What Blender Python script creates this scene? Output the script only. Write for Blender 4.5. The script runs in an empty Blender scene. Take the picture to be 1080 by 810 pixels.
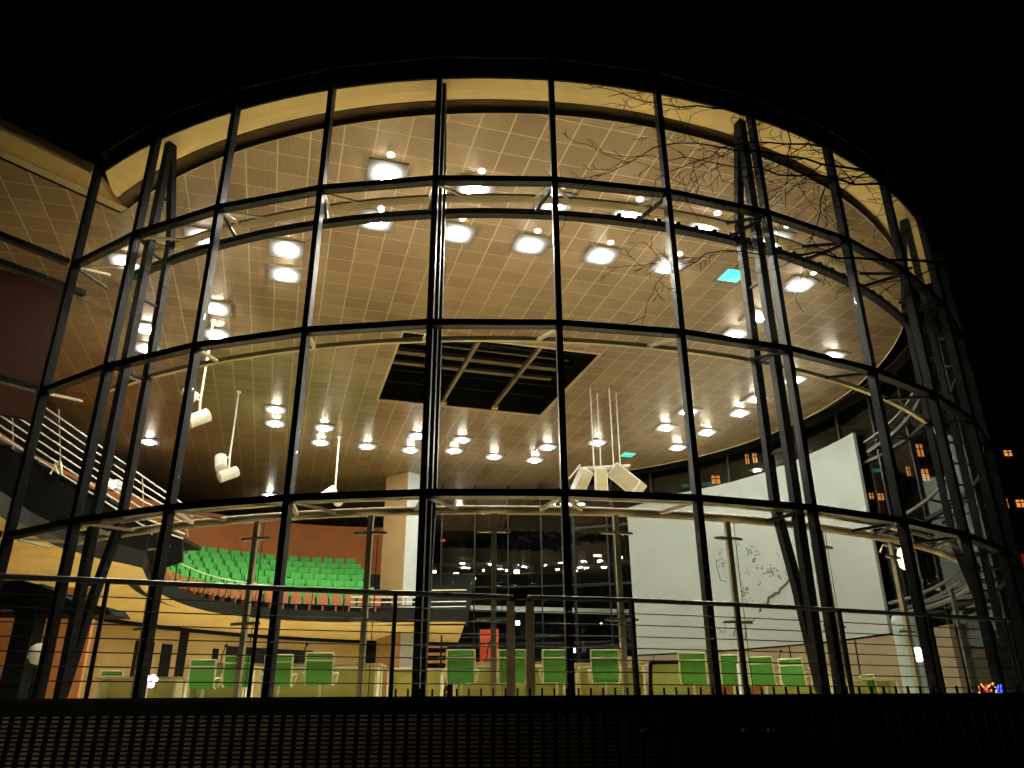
import bpy, bmesh, math, random
from mathutils import Vector, Matrix
R = math.radians
S = bpy.context.scene
COL = S.collection
random.seed(7)

# ------------------------------------------------------------------ camera, sky, exposure
EYE = 1.65
FPX, PITCH, ROLL = 830.0, R(22.9364), R(-0.3431)
cam = bpy.data.objects.new('camera', bpy.data.cameras.new('camera'))
COL.objects.link(cam)
cam.data.sensor_width = 36.0
cam.data.lens = FPX / 1080.0 * 36.0
cam.data.clip_end = 2000.0
cam.matrix_world = (Matrix.Translation((0, 0, EYE)) @ Matrix.Rotation(R(90) + PITCH, 4, 'X')
                    @ Matrix.Rotation(ROLL, 4, 'Z'))
S.camera = cam

world = bpy.data.worlds.new('World'); S.world = world
world.use_nodes = True
wn = world.node_tree.nodes
sky = wn.new('ShaderNodeTexSky'); sky.sky_type = 'NISHITA'; sky.sun_disc = False
sky.sun_elevation = R(3); sky.sun_rotation = R(200)
bgn = wn.get('Background') or wn.new('ShaderNodeBackground')
bgn.inputs['Strength'].default_value = 0.00006
world.node_tree.links.new(sky.outputs[0], bgn.inputs[0])

sun = bpy.data.objects.new('moon_light', bpy.data.lights.new('moon_light', 'SUN'))
COL.objects.link(sun)
sun.data.energy = 0.0015; sun.data.angle = R(0.5); sun.data.color = (0.8, 0.88, 1.0)
sun.rotation_euler = (R(55), 0, R(-25))

S.view_settings.view_transform = 'Standard'
S.view_settings.look = 'None'
S.view_settings.gamma = 1.0
S.view_settings.use_curve_mapping = False
S.view_settings.exposure = 0.0
S.render.engine = 'CYCLES'
S.cycles.use_denoising = True
S.cycles.max_bounces = 10
S.cycles.diffuse_bounces = 5
S.cycles.glossy_bounces = 4
S.cycles.transparent_max_bounces = 40
S.cycles.sample_clamp_indirect = 30.0
S.cycles.caustics_reflective = False
S.cycles.caustics_refractive = False
UPLIGHT = 450.0
LAMP = 165.0            # radiance of the hall's ceiling lamps

# ------------------------------------------------------------------ surveyed geometry of the rotunda
CX, CY, RG = -0.6513, 25.8668, 14.4       # centre and glass radius
TH0, DTH = -0.77967, 0.146481             # azimuth of mullion 0, spacing
ZR = (4.737, 7.592, 10.458, 13.307)       # transom heights
FLOOR, CEIL, RC = 1.80, 12.90, 13.35
CC = (-0.51, 25.87)                        # ceiling disc centre
GA = R(16.3)                               # ceiling grid turn

def az(th, r, z):
    return Vector((CX + r*math.sin(th), CY - r*math.cos(th), z))
def mth(m): return TH0 + m*DTH
def uv(u, v, z=CEIL):
    return Vector((u*math.cos(GA) - v*math.sin(GA), u*math.sin(GA) + v*math.cos(GA), z))
def ray(x, y):
    u, v = x - 540.0, 405.0 - y
    cr, sr = math.cos(ROLL), math.sin(ROLL)
    u, v = u*cr - v*sr, u*sr + v*cr
    c, s = math.cos(PITCH), math.sin(PITCH)
    return Vector((u, FPX*c - v*s, FPX*s + v*c)) / FPX
def aty(x, y, Y):                          # survey: sight line met with a plane at distance Y
    d = ray(x, y); return Vector((0, 0, EYE)) + d*(Y/d.y)
def atz(x, y, z):                          # survey: sight line met with a level z
    d = ray(x, y); return Vector((0, 0, EYE)) + d*((z-EYE)/d.z)
def atr(x, y, r):                          # survey: sight line met with the far side of a cylinder about the rotunda axis
    d = ray(x, y)
    a = d.x**2 + d.y**2; b = -2*(CX*d.x + CY*d.y); c = CX**2 + CY**2 - r*r
    t = (-b + math.sqrt(max(0, b*b - 4*a*c)))/(2*a)
    return Vector((0, 0, EYE)) + d*t

# ------------------------------------------------------------------ materials
MATS = {}
def mat(name, col, rough=0.5, metal=0.0, var=0.12, scale=3.0, emit=None, strength=0.0, spec=0.5, bump=0.0):
    if name in MATS: return MATS[name]
    m = bpy.data.materials.new(name); m.use_nodes = True
    nt = m.node_tree; b = nt.nodes['Principled BSDF']
    b.inputs['Roughness'].default_value = rough
    b.inputs['Metallic'].default_value = metal
    b.inputs['Specular IOR Level'].default_value = spec
    c = (*col, 1)
    if var > 0:
        tc = nt.nodes.new('ShaderNodeTexCoord')
        n = nt.nodes.new('ShaderNodeTexNoise'); n.inputs['Scale'].default_value = scale
        n.inputs['Detail'].default_value = 6
        r = nt.nodes.new('ShaderNodeValToRGB')
        r.color_ramp.elements[0].position = 0.3; r.color_ramp.elements[1].position = 0.7
        r.color_ramp.elements[0].color = tuple(max(0, x*(1-var)) for x in col) + (1,)
        r.color_ramp.elements[1].color = tuple(min(1, x*(1+var)) for x in col) + (1,)
        nt.links.new(tc.outputs['Object'], n.inputs['Vector'])
        nt.links.new(n.outputs['Fac'], r.inputs['Fac'])
        nt.links.new(r.outputs['Color'], b.inputs['Base Color'])
        mr = nt.nodes.new('ShaderNodeMapRange')
        mr.inputs['To Min'].default_value = max(0.02, rough-0.1); mr.inputs['To Max'].default_value = min(1, rough+0.12)
        nt.links.new(n.outputs['Fac'], mr.inputs['Value']); nt.links.new(mr.outputs[0], b.inputs['Roughness'])
        if bump > 0:
            bp = nt.nodes.new('ShaderNodeBump'); bp.inputs['Strength'].default_value = bump
            nt.links.new(n.outputs['Fac'], bp.inputs['Height']); nt.links.new(bp.outputs[0], b.inputs['Normal'])
    else:
        b.inputs['Base Color'].default_value = c
    if emit:
        b.inputs['Emission Color'].default_value = (*emit, 1)
        b.inputs['Emission Strength'].default_value = strength
    MATS[name] = m
    return m

def glass_mat(name, tint, film_max=.012):
    m = bpy.data.materials.new(name); m.use_nodes = True
    nt = m.node_tree
    for n in list(nt.nodes): nt.nodes.remove(n)
    out = nt.nodes.new('ShaderNodeOutputMaterial'); mix = nt.nodes.new('ShaderNodeMixShader')
    tr = nt.nodes.new('ShaderNodeBsdfTransparent'); gl = nt.nodes.new('ShaderNodeBsdfGlossy')
    lw_ = nt.nodes.new('ShaderNodeLayerWeight'); lw_.inputs['Blend'].default_value = 0.5
    pw = nt.nodes.new('ShaderNodeMath'); pw.operation = 'POWER'; pw.inputs[1].default_value = 5.0
    fr = nt.nodes.new('ShaderNodeMath'); fr.operation = 'MULTIPLY_ADD'; fr.inputs[1].default_value = .93; fr.inputs[2].default_value = .05
    nt.links.new(lw_.outputs['Facing'], pw.inputs[0]); nt.links.new(pw.outputs[0], fr.inputs[0])
    tc = nt.nodes.new('ShaderNodeTexCoord'); nz = nt.nodes.new('ShaderNodeTexNoise'); nz.inputs['Scale'].default_value = 1.3
    nz.inputs['Detail'].default_value = 5
    rp = nt.nodes.new('ShaderNodeValToRGB')
    rp.color_ramp.elements[0].position = .35; rp.color_ramp.elements[1].position = .7
    rp.color_ramp.elements[0].color = (*[t*.96 for t in tint], 1); rp.color_ramp.elements[1].color = (*tint, 1)
    gl.inputs['Roughness'].default_value = 0.01; gl.inputs['Color'].default_value = (.9, .95, .95, 1)
    nt.links.new(tc.outputs['Object'], nz.inputs['Vector']); nt.links.new(nz.outputs['Fac'], rp.inputs['Fac'])
    nt.links.new(rp.outputs['Color'], tr.inputs['Color'])
    nt.links.new(fr.outputs[0], mix.inputs[0]); nt.links.new(tr.outputs[0], mix.inputs[1]); nt.links.new(gl.outputs[0], mix.inputs[2])
    film = nt.nodes.new('ShaderNodeBsdfDiffuse'); film.inputs['Color'].default_value = (.75, .75, .7, 1)
    n2 = nt.nodes.new('ShaderNodeTexNoise'); n2.inputs['Scale'].default_value = .9; n2.inputs['Detail'].default_value = 8
    mp_ = nt.nodes.new('ShaderNodeMapping'); mp_.inputs['Scale'].default_value = (1, 1, .35)
    mr_ = nt.nodes.new('ShaderNodeMapRange'); mr_.inputs['From Min'].default_value = .42; mr_.inputs['From Max'].default_value = .75
    mr_.inputs['To Min'].default_value = .0; mr_.inputs['To Max'].default_value = film_max
    m2 = nt.nodes.new('ShaderNodeMixShader')
    nt.links.new(tc.outputs['Object'], mp_.inputs[0]); nt.links.new(mp_.outputs[0], n2.inputs['Vector']); nt.links.new(n2.outputs['Fac'], mr_.inputs['Value'])
    nt.links.new(mr_.outputs[0], m2.inputs[0]); nt.links.new(mix.outputs[0], m2.inputs[1]); nt.links.new(film.outputs[0], m2.inputs[2])
    nt.links.new(m2.outputs[0], out.inputs[0])
    MATS[name] = m
    return m

def ceiling_mat():
    m = bpy.data.materials.new('perforated_metal_tiles'); m.use_nodes = True
    nt = m.node_tree; L = nt.links.new; N = nt.nodes.new
    b = nt.nodes['Principled BSDF']
    tc = N('ShaderNodeTexCoord'); mp = N('ShaderNodeMapping'); mp.vector_type = 'POINT'
    mp.inputs['Rotation'].default_value = (0, 0, -GA)
    T = 0.664
    mp2 = N('ShaderNodeVectorMath'); mp2.operation = 'SCALE'; mp2.inputs['Scale'].default_value = 1.0/T
    off = N('ShaderNodeVectorMath'); off.operation = 'ADD'; off.inputs[1].default_value = (0.485, 0.05, 0)
    L(tc.outputs['Object'], mp.inputs[0]); L(mp.outputs[0], mp2.inputs[0]); L(mp2.outputs[0], off.inputs[0])
    fr = N('ShaderNodeVectorMath'); fr.operation = 'FRACTION'; L(off.outputs[0], fr.inputs[0])
    fl = N('ShaderNodeVectorMath'); fl.operation = 'FLOOR'; L(off.outputs[0], fl.inputs[0])
    sep = N('ShaderNodeSeparateXYZ'); L(fr.outputs[0], sep.inputs[0])
    def edge(o, w):
        a = N('ShaderNodeMath'); a.operation = 'SUBTRACT'; L(o, a.inputs[0]); a.inputs[1].default_value = 0.5
        c = N('ShaderNodeMath'); c.operation = 'ABSOLUTE'; L(a.outputs[0], c.inputs[0])
        g = N('ShaderNodeMath'); g.operation = 'GREATER_THAN'; L(c.outputs[0], g.inputs[0]); g.inputs[1].default_value = 0.5 - w
        return g
    ex, ey = edge(sep.outputs[0], 0.022), edge(sep.outputs[1], 0.017)
    mx = N('ShaderNodeMath'); mx.operation = 'MAXIMUM'; L(ex.outputs[0], mx.inputs[0]); L(ey.outputs[0], mx.inputs[1])
    wn_ = N('ShaderNodeTexWhiteNoise'); wn_.noise_dimensions = '3D'; L(fl.outputs[0], wn_.inputs['Vector'])
    nz = N('ShaderNodeTexNoise'); nz.inputs['Scale'].default_value = 0.22; nz.inputs['Detail'].default_value = 5
    L(tc.outputs['Object'], nz.inputs['Vector'])
    ad = N('ShaderNodeMath'); ad.operation = 'MULTIPLY_ADD'; ad.inputs[1].default_value = 0.28; L(wn_.outputs['Value'], ad.inputs[0]); 
    sc = N('ShaderNodeMath'); sc.operation = 'MULTIPLY'; sc.inputs[1].default_value = 0.9; L(nz.outputs['Fac'], sc.inputs[0]); L(sc.outputs[0], ad.inputs[2])
    rp = N('ShaderNodeValToRGB')
    rp.color_ramp.elements[0].position = .34; rp.color_ramp.elements[1].position = .82
    rp.color_ramp.elements[0].color = (.31, .20, .115, 1); rp.color_ramp.elements[1].color = (.54, .41, .245, 1)
    L(ad.outputs[0], rp.inputs['Fac'])
    # rows of punched holes
    dot = N('ShaderNodeVectorMath'); dot.operation = 'SCALE'; dot.inputs['Scale'].default_value = 17.0
    L(off.outputs[0], dot.inputs[0])
    df = N('ShaderNodeVectorMath'); df.operation = 'FRACTION'; L(dot.outputs[0], df.inputs[0])
    dc = N('ShaderNodeVectorMath'); dc.operation = 'SUBTRACT'; dc.inputs[1].default_value = (.5, .5, 0); L(df.outputs[0], dc.inputs[0])
    ds = N('ShaderNodeSeparateXYZ'); L(dc.outputs[0], ds.inputs[0])
    dcm = N('ShaderNodeCombineXYZ'); L(ds.outputs[0], dcm.inputs[0]); L(ds.outputs[1], dcm.inputs[1])
    dl = N('ShaderNodeVectorMath'); dl.operation = 'LENGTH'; L(dcm.outputs[0], dl.inputs[0])
    dg = N('ShaderNodeMath'); dg.operation = 'LESS_THAN'; dg.inputs[1].default_value = .3; L(dl.outputs['Value'], dg.inputs[0])
    dk = N('ShaderNodeMix'); dk.data_type = 'RGBA'; dk.inputs[7].default_value = (.12, .085, .05, 1)
    L(dg.outputs[0], dk.inputs[0]); L(rp.outputs[0], dk.inputs[6])
    mc = N('ShaderNodeMix'); mc.data_type = 'RGBA'; mc.inputs[7].default_value = (.70, .56, .36, 1)
    L(mx.outputs[0], mc.inputs[0]); L(dk.outputs[2], mc.inputs[6]); L(mc.outputs[2], b.inputs['Base Color'])
    b.inputs['Roughness'].default_value = 0.30; b.inputs['Metallic'].default_value = 0.25; b.inputs['Specular IOR Level'].default_value = .7
    return m

M = dict(
    black = mat('dark_painted_steel', (.003, .003, .003), .36, .0, .3, 4, spec=.2),
    mast = mat('mast_steel', (.004, .004, .0038), .4, .0, .25, 4, spec=.2),
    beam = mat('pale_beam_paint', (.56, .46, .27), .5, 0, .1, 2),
    post = mat('warm_grey_post', (.40, .34, .20), .42, .3, .12, 5),
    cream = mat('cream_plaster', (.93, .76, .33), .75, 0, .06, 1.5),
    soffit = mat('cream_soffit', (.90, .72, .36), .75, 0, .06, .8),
    dark = mat('dark_cladding', (.013, .014, .011), .7, 0, .3, 1.2, spec=.12),
    black_gap = mat('black_lining', (.007, .0075, .006), .8, 0, .2, 2, spec=.1),
    orange = mat('orange_brown_wall', (.30, .085, .008), .7, 0, .12, .9),
    redbrown = mat('red_brown_panel', (.024, .0085, .004), .8, 0, .25, .7, spec=.08),
    white = mat('white_wall', (.80, .82, .78), .6, 0, .04, 1),
    screen = mat('pale_screen', (.222, .25, .235), .65, 0, .07, .35),
    mark = mat('grey_marking', (.045, .05, .04), .7, 0, .2, 8),
    floor = mat('hall_floor_carpet', (.68, .57, .36), .6, 0, .12, 2),
    paving = mat('terrace_paving', (.16, .15, .14), .7, 0, .2, 3),
    asphalt = mat('street_asphalt', (.05, .05, .05), .85, 0, .25, 5),
    green = mat('green_mesh_fabric', (.10, .36, .06), .8, 0, .12, 30),
    seatg = mat('bright_green_upholstery', (.06, .36, .06), .8, 0, .12, 8),
    wood = mat('orange_wood', (.34, .12, .035), .5, 0, .25, 6),
    chrome = mat('pale_chair_frame', (.78, .76, .50), .4, .1, .08, 10),
    desk = mat('pale_green_desk', (.50, .52, .17), .55, 0, .1, 3),
    desktop = mat('desk_top_wood', (.50, .40, .22), .45, 0, .15, 6),
    silver = mat('brushed_steel', (.50, .43, .30), .32, .8, .15, 14),
    gatepaint = mat('gate_post_paint', (.72, .55, .32), .4, .3, .2, 6),
    railsteel = mat('dark_handrail_steel', (.11, .10, .08), .3, .6, .2, 10),
    railwhite = mat('white_rail', (.80, .77, .66), .45, .1, .06, 8),
    lampwhite = mat('white_lamp_housing', (.78, .76, .68), .5, 0, .06, 10),
    grille = mat('brown_clinker', (.16, .12, .07), .75, 0, .45, 9, bump=.3),
    bark = mat('dark_bark', (.004, .0035, .003), 1.0, 0, .3, 12, spec=.0),
    brick = mat('night_facade', (.05, .035, .028), .9, 0, .3, 2),
    gr = mat('grey_rail_and_dimmed_beam', (.055, .052, .045), .5, .1, .1, 5),
    panel = mat('punched_lamp_panel', (.30, .235, .15), .45, .1, .1, 3),
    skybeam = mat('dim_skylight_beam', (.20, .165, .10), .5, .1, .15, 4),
    teal = mat('pale_blue_panel', (.26, .34, .32), .5, 0, .05, 2),
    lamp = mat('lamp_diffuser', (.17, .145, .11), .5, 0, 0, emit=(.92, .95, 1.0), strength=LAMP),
    spotwarm = mat('round_spot_lens', (.9, .9, .8), .5, 0, 0, emit=(1, .92, .78), strength=3.5),
    core = mat('lamp_core_white', (.9, .9, .85), .5, 0, 0, emit=(1.0, .93, .80), strength=LAMP*3.1),
    lampcyan = mat('cyan_diffuser', (.2, .9, .9), .5, 0, 0, emit=(.02, .62, .78), strength=1.6),
    lampteal = mat('teal_diffuser', (.2, .9, .8), .5, 0, 0, emit=(.02, .55, .45), strength=1.1),
    lampcool = mat('cool_lamp', (.9, .9, 1), .5, 0, 0, emit=(.75, .78, 1.0), strength=6),
    lampwarm = mat('warm_lamp', (1, .9, .7), .5, 0, 0, emit=(1, .88, .66), strength=2.6),
    lampred = mat('red_lamp', (.9, .1, .1), .5, 0, 0, emit=(.9, .03, .04), strength=.8),
    lamporange = mat('orange_garland', (.9, .4, .1), .5, 0, 0, emit=(1, .28, .06), strength=2.0),
    lampblue = mat('blue_garland', (.1, .2, .9), .5, 0, 0, emit=(.03, .1, 1), strength=2.5),
    winlit = mat('lit_window', (.9, .5, .2), .5, 0, .55, 1.6, emit=(1, .34, .07), strength=.9),
    redglow = mat('red_partition_glow', (.6, .08, .03), .5, 0, .3, 1, emit=(1, .09, .015), strength=.22),
    skyglass = mat('dark_roof_glass', (.012, .014, .013), .12, 0, .2, 2),
    ceiling = ceiling_mat(),
)
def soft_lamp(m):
    """punched lamp panel: a halo fading outwards is painted into the emission"""
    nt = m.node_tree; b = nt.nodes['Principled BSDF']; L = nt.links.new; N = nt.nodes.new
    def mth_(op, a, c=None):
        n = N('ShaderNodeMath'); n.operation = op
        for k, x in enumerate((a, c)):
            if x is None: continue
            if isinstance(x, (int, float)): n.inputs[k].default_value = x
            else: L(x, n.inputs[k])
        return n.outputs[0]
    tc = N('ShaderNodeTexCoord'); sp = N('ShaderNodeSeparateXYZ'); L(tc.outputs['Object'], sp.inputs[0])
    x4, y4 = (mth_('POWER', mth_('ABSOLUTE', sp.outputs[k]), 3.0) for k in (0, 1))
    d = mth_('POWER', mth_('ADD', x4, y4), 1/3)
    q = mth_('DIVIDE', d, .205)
    skirt = mth_('MULTIPLY', mth_('EXPONENT', mth_('MULTIPLY', mth_('MULTIPLY', q, q), -1.0)), 12.0)  # painted halo: strength falls off from the middle
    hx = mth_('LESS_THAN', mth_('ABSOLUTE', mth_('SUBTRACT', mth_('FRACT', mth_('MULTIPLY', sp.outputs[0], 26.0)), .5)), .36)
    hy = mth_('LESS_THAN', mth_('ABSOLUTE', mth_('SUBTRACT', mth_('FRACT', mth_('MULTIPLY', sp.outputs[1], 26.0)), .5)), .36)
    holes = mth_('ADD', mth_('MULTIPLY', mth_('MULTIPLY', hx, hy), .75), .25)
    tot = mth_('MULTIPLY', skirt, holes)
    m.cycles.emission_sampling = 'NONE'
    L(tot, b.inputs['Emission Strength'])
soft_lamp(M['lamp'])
GLASS = glass_mat('window_glass', (.97, .985, .965))
GLASSIN = glass_mat('clean_glass', (.97, .985, .975), .0015)

# ------------------------------------------------------------------ builders
def wloc(o):
    v = Vector((0, 0, 0))
    while o is not None:
        v += o.location; o = o.parent
    return v

class MB:
    def __init__(s): s.v = []; s.f = []
    def add(s, vs, fs):
        k = len(s.v); s.v += [Vector(p) for p in vs]; s.f += [tuple(i+k for i in f) for f in fs]; return s
    def box(s, c, d, rz=0.0):
        c = Vector(c); x, y, z = d[0]/2, d[1]/2, d[2]/2
        r = Matrix.Rotation(rz, 3, 'Z')
        vs = [c + r @ Vector((a*x, b*y, e*z)) for a in (-1, 1) for b in (-1, 1) for e in (-1, 1)]
        return s.add(vs, [(0,1,3,2),(4,6,7,5),(0,4,5,1),(2,3,7,6),(0,2,6,4),(1,5,7,3)])
    def beam(s, a, b, w, h, side=None):
        """bar from a to b, w across (along side), h in the third direction"""
        a, b = Vector(a), Vector(b); d = (b-a).normalized()
        if side is None:
            side = d.cross(Vector((0, 0, 1)))
            if side.length < 1e-3: side = Vector((1, 0, 0))
        side = (Vector(side) - d*d.dot(Vector(side))).normalized(); up = side.cross(d).normalized()
        vs = [p + side*(i*w/2) + up*(j*h/2) for p in (a, b) for i, j in ((-1,-1),(1,-1),(1,1),(-1,1))]
        return s.add(vs, [(3,2,1,0),(4,5,6,7),(0,1,5,4),(1,2,6,5),(2,3,7,6),(3,0,4,7)])
    def tube(s, pts, r, n=8):
        pts = [Vector(p) for p in pts]
        rs = r if isinstance(r, (list, tuple)) else [r]*len(pts)
        k = len(s.v)
        ref = None
        for i, p in enumerate(pts):
            t = (pts[min(i+1, len(pts)-1)] - pts[max(i-1, 0)]).normalized()
            if ref is None:
                ref = Vector((0, 0, 1)) if abs(t.z) < .9 else Vector((1, 0, 0))
            x = (ref - t*ref.dot(t))
            if x.length < 1e-4: x = Vector((0, 1, 0)) - t*t.y
            x.normalize(); ref = x; y = t.cross(x)
            for j in range(n):
                a = 2*math.pi*j/n
                s.v.append(p + (x*math.cos(a) + y*math.sin(a))*rs[i])
        for i in range(len(pts)-1):
            for j in range(n):
                s.f.append((k+i*n+j, k+i*n+(j+1)%n, k+(i+1)*n+(j+1)%n, k+(i+1)*n+j))
        s.f.append(tuple(k+j for j in reversed(range(n))))
        s.f.append(tuple(k+(len(pts)-1)*n+j for j in range(n)))
        return s
    def prism(s, poly, z0, z1):
        n = len(poly)
        vs = [(p[0], p[1], z0) for p in poly] + [(p[0], p[1], z1) for p in poly]
        fs = [tuple(reversed(range(n))), tuple(range(n, 2*n))]
        fs += [(i, (i+1) % n, n+(i+1) % n, n+i) for i in range(n)]
        return s.add(vs, fs)
    def plate(s, pts, normal, t):
        """flat outline with thickness t along normal"""
        n = len(pts); nn = Vector(normal).normalized()*t
        vs = [Vector(p) for p in pts] + [Vector(p)+nn for p in pts]
        fs = [tuple(range(n)), tuple(reversed(range(n, 2*n)))] + [(i, n+i, n+(i+1) % n, (i+1) % n) for i in range(n)]
        return s.add(vs, fs)
    def ring(s, prof, ths, closed=True):
        """sweep a profile [(r,z),..] about the rotunda axis through azimuths ths"""
        k = len(s.v); n = len(prof)
        for t in ths:
            for r, z in prof: s.v.append(az(t, r, z))
        for i in range(len(ths)-1):
            for j in range(n if closed else n-1):
                s.f.append((k+i*n+j, k+(i+1)*n+j, k+(i+1)*n+(j+1) % n, k+i*n+(j+1) % n))
        if closed:
            s.f.append(tuple(k+j for j in range(n))); s.f.append(tuple(k+(len(ths)-1)*n+j for j in reversed(range(n))))
        return s
    def lathe(s, c, prof, n=16):
        c = Vector(c); k = len(s.v)
        for r, z in prof:
            for j in range(n):
                a = 2*math.pi*j/n; s.v.append(c + Vector((r*math.cos(a), r*math.sin(a), z)))
        for i in range(len(prof)-1):
            for j in range(n): s.f.append((k+i*n+j, k+i*n+(j+1) % n, k+(i+1)*n+(j+1) % n, k+(i+1)*n+j))
        s.f.append(tuple(k+j for j in reversed(range(n)))); s.f.append(tuple(k+(len(prof)-1)*n+j for j in range(n)))
        return s
    def build(s, name, m, parent=None, smooth=False, bevel=0.0):
        off = wloc(parent) if parent else Vector((0, 0, 0))
        me = bpy.data.meshes.new(name)
        me.from_pydata([tuple(p-off) for p in s.v], [], s.f); me.update()
        bm = bmesh.new(); bm.from_mesh(me); bmesh.ops.recalc_face_normals(bm, faces=bm.faces)
        if bevel > 0:
            bmesh.ops.bevel(bm, geom=list(bm.edges), offset=bevel, segments=2, affect='EDGES', clamp_overlap=True)
        bm.to_mesh(me); bm.free()
        if smooth:
            for p in me.polygons: p.use_smooth = True
        me.materials.append(m)
        o = bpy.data.objects.new(name, me); COL.objects.link(o)
        if parent: o.parent = parent
        return o

def empty(name, loc):
    o = bpy.data.objects.new(name, None); COL.objects.link(o); o.location = loc; o.empty_display_size = .2
    return o
def tag(o, label, cat, group=None, kind=None):
    o['label'] = label; o['category'] = cat
    if group: o['group'] = group
    if kind: o['kind'] = kind
    return o
def thing(name, loc, label, cat, group=None): return tag(empty(name, loc), label, cat, group)
def struct(o): o['kind'] = 'structure'; return o
def copy_tree(o, parent=None):
    c = o.copy(); COL.objects.link(c)
    if parent: c.parent = parent
    for ch in list(o.children): copy_tree(ch, c)
    return c
ORD = ['first', 'second', 'third', 'fourth', 'fifth', 'sixth', 'seventh', 'eighth', 'ninth', 'tenth', 'eleventh',
       'twelfth', 'thirteenth', 'fourteenth', 'fifteenth', 'sixteenth', 'seventeenth', 'eighteenth', 'nineteenth', 'twentieth',
       'twenty-first', 'twenty-second', 'twenty-third', 'twenty-fourth', 'twenty-fifth', 'twenty-sixth', 'twenty-seventh']
def nth(i): return ORD[i]
def frange(a, b, n): return [a + (b-a)*i/(n-1) for i in range(n)]
def curve(pts, n):
    """Catmull-Rom through pts, resampled evenly to n points"""
    P = [Vector(p) for p in pts]; P = [P[0]*2-P[1]] + P + [P[-1]*2-P[-2]]
    out = []
    for i in range(1, len(P)-2):
        for k in range(24):
            t = k/24
            out.append(.5*((2*P[i]) + (P[i+1]-P[i-1])*t + (2*P[i-1]-5*P[i]+4*P[i+1]-P[i+2])*t*t + (3*P[i]-P[i-1]-3*P[i+1]+P[i+2])*t**3))
    out.append(P[-2])
    return resample(out, n)
def resample(pts, n):
    L = [0]
    for a, b in zip(pts, pts[1:]): L.append(L[-1] + (b-a).length)
    res = []; j = 0
    for i in range(n):
        d = L[-1]*i/(n-1)
        while j < len(L)-2 and L[j+1] < d: j += 1
        t = 0 if L[j+1] == L[j] else (d-L[j])/(L[j+1]-L[j])
        res.append(pts[j].lerp(pts[j+1], min(1, max(0, t))))
    return res

# ------------------------------------------------------------------ setting: street, terrace, floor
g = MB().box((0, 200, -.15), (900, 900, .3)).build('street', M['asphalt']); struct(g)
MLAST = 25
WDIR = Vector((-.634, -.773, 0))           # the straight wing runs off towards the viewer's left
WN = Vector((-.773, .634, 0))              # inwards
J = az(mth(1), RG, 0)                       # joint of the circle and the wing
front = [az(t, RG-.12, 0) for t in frange(mth(1), mth(MLAST), 60)]
wing_far = J + WDIR*9
hall = [(p.x, p.y) for p in front] + [(4, 62), (-26, 62), (-30, 24), (wing_far.x-4, wing_far.y+3), (wing_far.x, wing_far.y)]
struct(MB().prism(hall, 1.55, FLOOR-.004).build('foyer_floor', mat('low_bounce_floor', (.10, .085, .06), .35, 0, .2, 2)))  # unseen floor, coloured dark to cut light bounced into the wing
disc = [(p.x, p.y) for p in [az(t, RG-.14, 0) for t in frange(mth(1)+.02, mth(1)+math.pi*2-.3, 90)]]
struct(MB().prism(disc, 1.60, FLOOR).build('hall_floor', M['floor']))
ter = [(-14, 6.02), (14, 6.02), (18, 30)] + [(p.x, p.y) for p in [az(t, RG+.06, 0) for t in frange(mth(17), mth(1), 40)]] + [(wing_far.x, wing_far.y-.06)]
struct(MB().prism(ter, 1.4, FLOOR-.012).build('terrace', M['paving']))

# ------------------------------------------------------------------ rotunda: the glass drum
rot = thing('glass_rotunda', (CX, CY, FLOOR), 'curved glass drum of the assembly hall lit from inside at night', 'building')
def facet_ring(r0, r1, z0, z1, m0, m1):
    return MB().ring([(r0, z0), (r1, z0), (r1, z1), (r0, z1)], [mth(m) for m in range(m0, m1+1)])
for m in range(1, MLAST+1):
    t = mth(m); rad = Vector((math.sin(t), -math.cos(t), 0)); tan = Vector((math.cos(t), math.sin(t), 0))
    b = MB().beam(az(t, RG, FLOOR-.3), az(t, RG, ZR[3]-.04), .10, .15, side=tan)
    b.beam(az(t, RG+.09, FLOOR-.3), az(t, RG+.09, ZR[3]-.04), .045, .03, side=tan)      # cover strip
    b.build('mullion', M['black'], rot)
for z in ZR[:3]:
    b = facet_ring(RG-.09, RG+.075, z-.055, z+.055, 1, MLAST)
    b.build('transom', M['black'], rot)
facet_ring(RG-.1, RG+.1, FLOOR-.02, FLOOR+.06, 1, MLAST).build('transom', M['black'], rot)
# roof edge: upper rail, dark band and thin bright drip edge
facet_ring(RG-.06, RG+.06, ZR[3]-.035, ZR[3]+.005, 1, MLAST).build('roof_edge', M['beam'], rot)
facet_ring(RG-.08, RG+.05, ZR[3]-.11, ZR[3]-.039, 1, MLAST).build('transom', M['black'], rot)
levels = [FLOOR+.06] + list(ZR[:3]) + [ZR[3]-.11]
for m in range(1, MLAST):
    a0, a1 = mth(m)+.004, mth(m+1)-.004
    for z0, z1 in zip(levels, levels[1:]):
        z0, z1 = z0+(.055 if z0 in ZR else .0)+.001, z1-(.055 if z1 in ZR else .0)-.001
        p = [az(a0, RG, z0), az(a1, RG, z0), az(a1, RG, z1), az(a0, RG, z1)]
        mid = (a0+a1)/2
        MB().plate(p, (-math.sin(mid), math.cos(mid), 0), .014).build('glass_pane', GLASS if m < 11 else GLASSIN, rot)
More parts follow.
